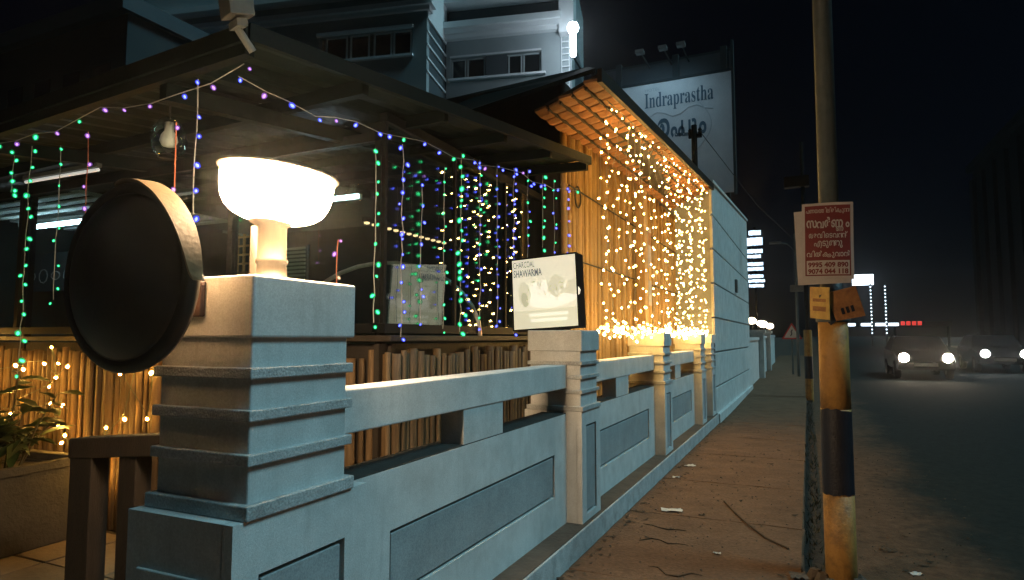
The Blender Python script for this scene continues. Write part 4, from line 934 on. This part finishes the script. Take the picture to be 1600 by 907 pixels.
def poster(label, x0, x1, z0, z1, y, tilt, full, yaw_=0.0):
    t = thing('paper_poster', label, 'poster', ((x0+x1)/2, y, z0)); t.rotation_euler = (0, R(tilt), R(yaw_))
    w, h = x1 - x0, z1 - z0
    vv, ff = [], []; n = 8                       # paper sheet, lightly buckled round the pole
    for j in range(n+1):
        for i in range(n+1):
            fx, fz = i/n, j/n
            vv.append((-w/2 + w*fx, 0.018*(fx-0.5)**2*4 + 0.004*math.sin(fz*7 + fx*4), h*fz))
    for j in range(n):
        for i in range(n): ff.append((j*(n+1)+i, j*(n+1)+i+1, (j+1)*(n+1)+i+1, (j+1)*(n+1)+i))
    m0 = len(vv); vv += [(p[0], p[1] + 0.002, p[2]) for p in vv]; ff += [tuple(reversed([i + m0 for i in f])) for f in ff[:n*n]]
    MB().add(vv, ff).build('sheet', 'poster_white', t)
    if not full: return t
    def onp(mb, off, mat, name):
        mb.v = [(p[0], 0.018*(p[0]/w)**2*4 + 0.004*math.sin(p[2]/h*7 + (p[0]/w+0.5)*4) - off, p[2]) for p in mb.v]; return mb.build(name, mat, t)
    def grid(xa, xb, za, zb, n=8):
        return MB().add([(xa+(xb-xa)*i/n, 0, za+(zb-za)*j/n) for j in range(n+1) for i in range(n+1)], [(j*(n+1)+i, j*(n+1)+i+1, (j+1)*(n+1)+i+1, (j+1)*(n+1)+i) for j in range(n) for i in range(n)])
    m_ = 0.017
    onp(grid(-w/2+m_, w/2-m_, m_+0.006, h-m_), 0.0015, 'poster_red', 'red_ground')
    onp(grid(-w/2+m_+0.008, w/2-m_-0.008, m_+0.014, 0.122), 0.003, 'poster_white', 'number_box')
    V = '\u0D4D'
    lines = [
        ([('\u0D2A',0,0,1),('\u0D23',0,0,1),('\u0D2F',0,0,1),('\u0D24',0,0,1),('\u0D24',-0.3,0,1),('\u0D3F',0,0,1),('\u0D32',0,0,1),('\u0D3F',0,0,1),('\u0D30',0,0,1),('\u0D3F',0,0,1),('\u0D15',0,0,1),('\u0D15',-0.28,-0.08,0.8),('\u0D41',-0.05,0,1),('\u0D28',0,0,1),('\u0D28',-0.25,0,1)], 0.255, 0.034, 0.432, 0.012),
        ([('\u0D38',0,0,1),('\u0D35',-0.1,-0.05,0.9),('\u0D7C',0,0,1),('\u0D23',0,0,1),('\u0D23',-0.85,-0.33,0.62),('\u0D02',0.2,0,1)], 0.250, 0.066, 0.337, 0.03),
        ([('\u0D05',0,0,1),('\u0D35',0,0,1),('\u0D3F',0,0,1),('\u0D46',0,0,1),('\u0D1F',0,0,1),('\u0D35',0,0,1),('\u0D28',0,0,1),('\u0D28'+V,-0.25,0,1)], 0.225, 0.042, 0.268, 0.02),
        ([('\u0D0E',0,0,1),('\u0D1F',0,0,1),('\u0D41',-0.04,0,1),('\u0D24',0,0,1),('\u0D24',-0.3,0,1),('\u0D41',-0.04,0,1)], 0.165, 0.034, 0.215, 0.02),
        ([('\u0D35',0,0,1),('\u0D3F',0,0,1),('\u0D7D',0,0,1),('\u0D15',0,0,1),('\u0D15',-0.3,-0.1,0.8),('\u0D41',-0.05,0,1),('\u0D35',0,0,1),('\u0D3E',0,0,1),('\u0D7B',0,0,1)], 0.250, 0.040, 0.147, 0.02),
    ]
    for tok, tw, th, z, bd in lines:
        onp(text_mb(tok, tw, th, 0.002, z, bd, 0.05), 0.0032, 'poster_white', 'lettering')
    for s_, z in (('9995 409 890', 0.080), ('9074 044 118', 0.038)):
        onp(text_mb(s_, 0.232, 0.031, 0.0, z, 0.04), 0.0048, 'poster_red', 'numbers')
    return t
yp = py_ - 0.115
poster('red poster with Malayalam lettering and two phone numbers on the pole', -0.018, 0.280, 1.872, 2.368, yp, 1.2, True, 3)
poster('pale older poster sheet sticking out behind the red poster', -0.045, 0.262, 1.845, 2.33, yp + 0.022, -1.5, False, 4)
t = thing('tin_plate', 'narrow yellow tin plate nailed to the left of the pole under the poster', 'plate', (px_ - 0.075, py_ - 0.1, 1.62), R(-58)); t.rotation_euler = (R(3), R(6), R(-52))
MB().box(-0.09, 0.09, 0, 0.006, 0, 0.205).build('plate', 'tin_yellow', t, bevel=0.002)
MB().box(-0.06, 0.06, -0.0015, -0.0003, 0.05, 0.08).build('print', 'tin_rust', t)
MB().box(-0.06, 0.06, -0.0015, -0.0003, 0.11, 0.13).build('print', 'tin_rust', t)
t = thing('tin_plate', 'rusty orange tin plate bent and tilted at the right of the pole', 'plate', (px_ + 0.105, py_ - 0.10, 1.61)); t.rotation_euler = (R(8), R(-17), R(14))
MB().add([(-0.085,0,0.02),(0.09,0,0.0),(0.085,-0.004,0.2),(-0.09,0.0,0.21),(-0.085,0.006,0.02),(0.09,0.006,0.0),(0.085,0.002,0.2),(-0.09,0.006,0.21)],
         [(0,1,2,3),(7,6,5,4),(0,4,5,1),(1,5,6,2),(2,6,7,3),(3,7,4,0)]).build('plate', 'tin_rust', t)
MB().add([(-0.12,0.05,-0.01),(-0.085,0.007,0.02),(-0.09,0.007,0.21),(-0.125,0.05,0.2)], [(0,1,2,3)]).build('folded_edge', 'paint_black', t)
for k in range(3): MB().box(-0.04 + 0.03*k, -0.022 + 0.03*k, -0.004, -0.001, 0.05, 0.09).build('print', 'paint_black', t)

# ================================================================== PAVEMENT LITTER, KERB, WEEDS
kb = thing('kerb_edge', 'broken concrete kerb edge between pavement and road', 'kerb', (-0.1, 2, 0))
q = random.Random(8); y_ = 0.0
while y_ < 30:
    L = q.uniform(0.5, 0.95); dx = q.uniform(-0.012, 0.012); dz = q.uniform(-0.02, 0.008)
    MB().hexa([(-0.045+dx, y_, -0.2), (0.03+dx, y_, -0.2), (0.03-dx, y_+L-0.02, -0.2), (-0.045-dx, y_+L-0.02, -0.2)],
              [(-0.045+dx, y_, dz+rise(y_+2)), (0.025+dx, y_, dz+rise(y_+2)), (0.025-dx, y_+L-0.02, dz+q.uniform(-0.006, 0.006)+rise(y_+L+2)), (-0.045-dx, y_+L-0.02, dz+rise(y_+L+2))]).build('kerb_stone', 'footpath', kb, bevel=0.01)
    y_ += L
wd = MB(); q = random.Random(9)
for k in range(1500):
    y_ = 2.6 + 24 * q.random() ** 1.7; x_ = q.uniform(-0.06, 0.05) + 0.02*math.sin(y_*3); z_ = -0.08 + rise(y_)
    h_ = q.uniform(0.02, 0.085); a_ = q.uniform(0, 6.28); w_ = q.uniform(0.003, 0.008); lx, ly = q.uniform(-0.04, 0.04), q.uniform(-0.04, 0.04)
    wd.add([(x_-w_*math.cos(a_), y_-w_*math.sin(a_), z_), (x_+w_*math.cos(a_), y_+w_*math.sin(a_), z_), (x_+lx, y_+ly, z_+h_)], [(0, 1, 2)])
o = stuff(wd.build('weeds', 'weed')); o['label'] = 'dark weeds growing in the gap between kerb and road'; o['category'] = 'weeds'
gv = MB(); q = random.Random(10)
for k in range(1300):
    if q.random() < 0.55: x_, y_, z_ = q.uniform(0.06, 1.3), 3.2 + 12*q.random()**1.5, -0.1
    else: x_, y_, z_ = q.uniform(-1.42, -0.12), 3.0 + 10*q.random()**1.5, 0.0
    r_ = q.uniform(0.003, 0.011) * (1.3 if q.random() < 0.1 else 0.8)
    gv.lathe([(0.0, -r_*0.3), (r_, 0), (r_*0.6, r_*0.6), (0, r_*0.8)], 5, (x_, y_, z_ + 0.002))
o = stuff(gv.build('gravel', 'kerb_concrete')); o['label'] = 'small grit and pebbles scattered on pavement and road edge'; o['category'] = 'gravel'
ll = MB(); q = random.Random(15)
for k in range(260):
    u_ = q.random()
    if u_ < 0.6: x_, y_, z_ = -1.45 + abs(q.gauss(0, 0.10)), 3.4 + 14*q.random()**1.3, 0.004
    elif u_ < 0.85: x_, y_, z_ = q.uniform(-1.4, -0.12), 3.2 + 8*q.random(), 0.004
    else: x_, y_, z_ = q.uniform(0.08, 0.9), 3.4 + 7*q.random(), -0.095
    a_ = q.uniform(0, 6.28); l_ = q.uniform(0.012, 0.04); w_ = l_*q.uniform(0.25, 0.5); c_, s_ = math.cos(a_), math.sin(a_); cu = q.uniform(0.002, 0.012)
    P = lambda u, v, h: (x_ + u*c_ - v*s_, y_ + u*s_ + v*c_, z_ + h)
    ll.add([P(-l_, 0, cu), P(0, -w_, 0), P(l_, 0, cu), P(0, w_, 0)], [(0, 1, 2, 3)])
o = stuff(ll.build('leaf_litter', 'dead_leaf')); o['label'] = 'small dry leaves scattered along the wall foot and pavement'; o['category'] = 'leaf litter'
def litter(x, y, z, sx_, sy_, mat, lab, cat, rot, name):
    q = random.Random(int(x*100+y*10)); n = 5
    vv = [(sx_*(i/n-0.5)*(1+q.uniform(-.1,.1)), sy_*(j/n-0.5)*(1+q.uniform(-.1,.1)), 0.004+abs(q.gauss(0, 0.006))) for j in range(n+1) for i in range(n+1)]
    ff = [(j*(n+1)+i, j*(n+1)+i+1, (j+1)*(n+1)+i+1, (j+1)*(n+1)+i) for j in range(n) for i in range(n)]
    o = MB().add(vv, ff).build(name, mat); o.location = (x, y, z); o.rotation_euler = (0, 0, rot); return tag(o, lab, cat)
litter(-1.12, 5.75, 0.0, 0.17, 0.10, 'paper', 'largest white scrap of paper lying on the pavement', 'litter', 0.3, 'paper_scrap')
litter(-1.30, 7.8, 0.0, 0.14, 0.08, 'paper', 'white paper scrap on the pavement near the third pillar', 'litter', 0.8, 'paper_scrap')
litter(-1.33, 7.1, 0.0, 0.07, 0.07, 'paper', 'small pale scrap close to the plinth beyond the largest scrap', 'litter', 0.1, 'paper_scrap')
litter(-0.62, 4.75, 0.0, 0.05, 0.04, 'paper', 'tiny pale scrap at the bottom of the pavement', 'litter', 0.1, 'paper_scrap')
litter(0.62, 5.2, -0.1, 0.08, 0.05, 'paper', 'small white scrap on the dirt at the road edge', 'litter', 0.5, 'paper_scrap')
litter(-0.86, 5.7, 0.0, 0.05, 0.035, 'dead_leaf', 'single black leaf right of the largest white scrap', 'leaf', 0.5, 'fallen_leaf')
litter(0.35, 4.55, -0.1, 0.14, 0.10, 'dead_leaf', 'dark clump of debris on the dirt by the pole', 'debris', 0.5, 'debris_clump')
litter(0.50, 5.7, -0.1, 0.10, 0.10, 'dead_leaf', 'dark clump of debris on the dirt beyond the pole', 'debris', 1.2, 'debris_clump')
litter(-0.10, 4.5, 0.01, 0.10, 0.12, 'kerb_concrete', 'broken lump of concrete on the kerb beside the pole base', 'rubble', 0.2, 'concrete_lump')
o = MB().tube([(-0.74, 6.25, 0.008), (-0.62, 5.9, 0.01), (-0.48, 5.55, 0.012), (-0.33, 5.25, 0.008), (-0.17, 5.05, 0.01)], 0.007, 6).build('fallen_twig', 'dead_leaf'); tag(o, 'long dark bent twig lying across the pavement', 'twig')
for k, (x_, y_) in enumerate(((-1.25, 5.2), (-1.18, 4.85), (-1.0, 4.25))):
    q = random.Random(k); pts = [(x_ + 0.07*i, y_ + q.uniform(-0.06, 0.06), 0.005) for i in range(6)]
    o = MB().tube(pts, [0.002, 0.006, 0.004, 0.007, 0.004, 0.002], 4).build('fallen_twig', 'dead_leaf')
    tag(o, ('thin crooked twig below the largest white scrap', 'crooked twig second below the largest white scrap', 'crooked twig nearest the camera on the pavement')[k], 'twig')

# ================================================================== FAR STREET
t = thing('stacked_sign', 'tall stack of glowing white lettering boards far down the pavement', 'sign', (-2.0, 30, 0))
MB().box(-0.05, 0.05, 0.06, 0.16, 0, 6.4).build('post', 'black_steel', t)
q = random.Random(14)
for z0, z1, a, b2 in ((6.02, 6.24, -0.24, 0.30), (5.56, 5.92, -0.36, 0.34), (5.22, 5.40, -0.34, 0.32), (5.00, 5.15, -0.32, 0.27), (4.66, 4.82, -0.32, 0.32), (4.44, 4.60, -0.32, 0.34), (4.12, 4.28, -0.30, 0.32), (3.92, 4.06, -0.30, 0.37), (3.70, 3.85, -0.28, 0.33)):
    MB().box(a - 0.02, b2 + 0.02, 0.0, 0.05, z0 - 0.02, z1 + 0.02).build('backing', 'hotel_dark', t)
    x_ = a
    while x_ < b2 - 0.05:
        w_ = q.uniform(0.05, 0.10); hh = z1 - z0
        MB().box(x_, min(x_ + w_, b2), -0.03, -0.001, z0 + q.uniform(0, 0.02), z1 - q.uniform(0, 0.02)).build('letter_block', 'far_sign', t); x_ += w_ + 0.010
t = thing('warning_sign', 'white triangular warning sign on a post beside the far pavement', 'sign', (-0.53, 26, rise(26)))
MB().cyl((0, 0.03, 0), (0, 0.03, 1.9), 0.03, n=8).build('post', 'pole_grey', t)
MB().add([(-0.36, 0, 1.30), (0.36, 0, 1.30), (0, 0, 1.92), (-0.36, 0.012, 1.30), (0.36, 0.012, 1.30), (0, 0.012, 1.92)], [(0,1,2), (5,4,3), (0,3,4,1), (1,4,5,2), (2,5,3,0)]).build('plate_edge', 'sign_red', t)
MB().add([(-0.27, -0.003, 1.355), (0.27, -0.003, 1.355), (0, -0.003, 1.82)], [(0, 1, 2)]).build('plate', 'paper', t)
sy = MB().tube([(-0.05, -0.008, 1.42), (0.0, -0.008, 1.50), (-0.03, -0.008, 1.57), (0.02, -0.008, 1.65)], 0.02, 6); sy.build('symbol', 'paint_black', t)
def street_pole(x, y, h, label, band, arm):
    t = thing('street_pole', label, 'pole', (x, y, rise(y) - 0.1))
    MB().cyl((0, 0, 0), (0, 0, h), 0.055, 0.045, 8).build('shaft', 'black_steel' if band else 'pole_grey', t)
    if band:
        MB().cyl((0, 0, 0), (0, 0, 0.55), 0.095, n=10).build('band', 'paint_yellow', t); MB().cyl((0, 0, 0.551), (0, 0, 1.1), 0.095, n=10).build('band', 'paint_black', t); MB().cyl((0, 0, 1.101), (0, 0, 1.75), 0.095, n=10).build('band', 'paint_yellow', t)
    if arm:
        MB().tube([(0, 0, h - 0.6), (-0.25, 0, h - 0.35), (-0.5, 0, h - 0.3)], 0.03, 6).build('arm', 'pole_grey', t)
        MB().box(-0.85, -0.45, -0.08, 0.08, h - 0.33, h - 0.25).build('lamp_head', 'grey_metal', t)
        MB().box(-0.2, 0.35, -0.05, -0.02, h - 2.1, h - 1.85).build('plate', 'grey_metal', t)
    return t
street_pole(-0.32, 25.0, 5.2, 'thin distant pole with a short lamp arm behind the warning sign', False, True)
t = street_pole(0.0, 17.5, 6.5, 'distant banded pole with a solar panel just left of the near pole', True, False)
MB().box(-0.42, 0.15, -0.12, 0.1, 5.35, 5.62).build('solar_box', 'black_steel', t)
# lit forecourt far across
t = thing('lit_forecourt', 'far forecourt with glowing white signboards and strings of tiny lights', 'forecourt', (4.0, 70, rise(70)))
MB().box(-1.4, -0.3, 0, 0.3, 6.3, 6.9).build('sign_panel', 'far_white', t); MB().box(0.1, 1.9, 0, 0.3, 5.9, 6.9).build('sign_panel', 'far_white', t)
for x_ in (1.6, 2.8):
    MB().cyl((x_, 0, 0), (x_, 0, 6.0), 0.09, n=6).build('mast', 'pole_grey', t)
    for k in range(14): MB().lathe([(0, 0), (0.08, 0.06), (0, 0.12)], 6, (x_, -0.15, 1.2 + 0.34*k)).build('mast_bulb', 'far_white', t)
MB().box(-1.2, 8, 0.0, 4.0, 1.9, 2.3).build('canopy', 'dim_building', t)
for x_ in (-1.2, 3.6, 7.9): MB().box(x_ - 0.1, x_ + 0.1, 1.0, 1.2, -0.4, 1.9).build('column', 'dim_building', t)
for x_ in (-0.6, 0.7, 1.9, 3.0): MB().box(x_, x_ + 0.8, -0.05, -0.001, 1.95, 2.2).build('fascia_light', 'far_white', t)
for k in range(4): MB().box(4.0 + 0.45*k, 4.3 + 0.45*k, -0.06, -0.001, 2.0, 2.35).build('red_display', 'far_red', t)

# ================================================================== CARS
def car(x, y, label, head, rz=0.0):
    t = thing('car', label, 'car', (x, y, rise(y) - 0.1), rz)
    prof = [(-2.05, 0.32), (-2.05, 0.62), (-1.95, 0.82), (-1.0, 0.98), (-0.35, 1.48), (1.1, 1.52), (1.75, 1.05), (2.0, 0.95), (2.05, 0.35)]
    def ins(z): return 0.86 if z < 0.99 else 0.86 - (z - 0.98) * 0.32
    vv = [(-ins(z), y_, z) for y_, z in prof] + [(ins(z), y_, z) for y_, z in prof]; n = len(prof)
    ff = [tuple(range(n)), tuple(reversed(range(n, 2*n)))] + [(i, i+n, (i+1) % n + n, (i+1) % n) for i in range(n)]
    MB().add(vv, ff).build('body', 'car_paint', t, bevel=0.05)
    ws = [(-0.76, -0.97, 1.03), (0.76, -0.97, 1.03), (0.66, -0.40, 1.45), (-0.66, -0.40, 1.45)]
    MB().add([(p[0], p[1] - 0.025, p[2] + 0.015) for p in ws], [(0, 1, 2, 3)]).build('windscreen', 'window_dark', t)
    for sx_ in (-1, 1):
        pts = [(-0.78, 1.04), (-0.35, 1.42), (0.95, 1.45), (1.4, 1.08)]
        MB().add([(sx_*(ins(z) + 0.006), y_, z) for y_, z in pts], [(0, 1, 2, 3)]).build('side_window', 'window_dark', t)
        for y_ in (-1.3, 1.3):
            wv = MB(); MX = Matrix.Rotation(R(90), 4, 'Y')
            wo = wv.lathe([(0.18, -0.1), (0.30, -0.1), (0.32, -0.06), (0.32, 0.06), (0.30, 0.1), (0.18, 0.1)], 18, (sx_*0.78, y_, 0.32), MX).build('wheel', 'rubber', t, True)
            MB().lathe([(0.0, -0.102), (0.18, -0.102)], 12, (sx_*0.78, y_, 0.32), MX).lathe([(0.0, 0.102), (0.18, 0.102)], 12, (sx_*0.78, y_, 0.32), MX).build('rim', 'grey_metal', wo)
        MB().lathe([(0.0, 0.025), (0.12, 0.018), (0.155, 0)], 16, (sx_*0.64, -2.06, 0.74), Matrix.Rotation(R(90), 4, 'X')).build('headlight', head, t)
    MB().box(-0.35, 0.35, -2.085, -2.06, 0.45, 0.56).build('number_plate', 'paper', t)
    return t
car(3.65, 28, 'oncoming dark car with two glaring warm headlights on the road', 'headlight')
car(7.0, 33, 'second oncoming dark car with dimmer headlights at the right edge', 'headlight_dim')


# ================================================================== THIN HAZE ADDED FOR LAMP GLOW
hz = MB().box(-155, 155, -65, 205, -1.6, 19.5)
me = bpy.data.meshes.new('haze'); me.from_pydata(hz.v, [], hz.f); me.update()
m = bpy.data.materials.new('haze'); m.use_nodes = True; t = m.node_tree
t.nodes.remove(t.nodes['Principled BSDF'])
pv = t.nodes.new('ShaderNodeVolumePrincipled'); pv.inputs['Color'].default_value = (0.9, 0.93, 0.95, 1)
pv.inputs['Density'].default_value = 0.0015; pv.inputs['Anisotropy'].default_value = 0.92
t.links.new(pv.outputs[0], t.nodes['Material Output'].inputs['Volume'])
me.materials.append(m); o = bpy.data.objects.new('haze', me); col.objects.link(o); stuff(o)
o['label'] = 'thin haze added to give the lamps a soft glow'; o['category'] = 'haze'
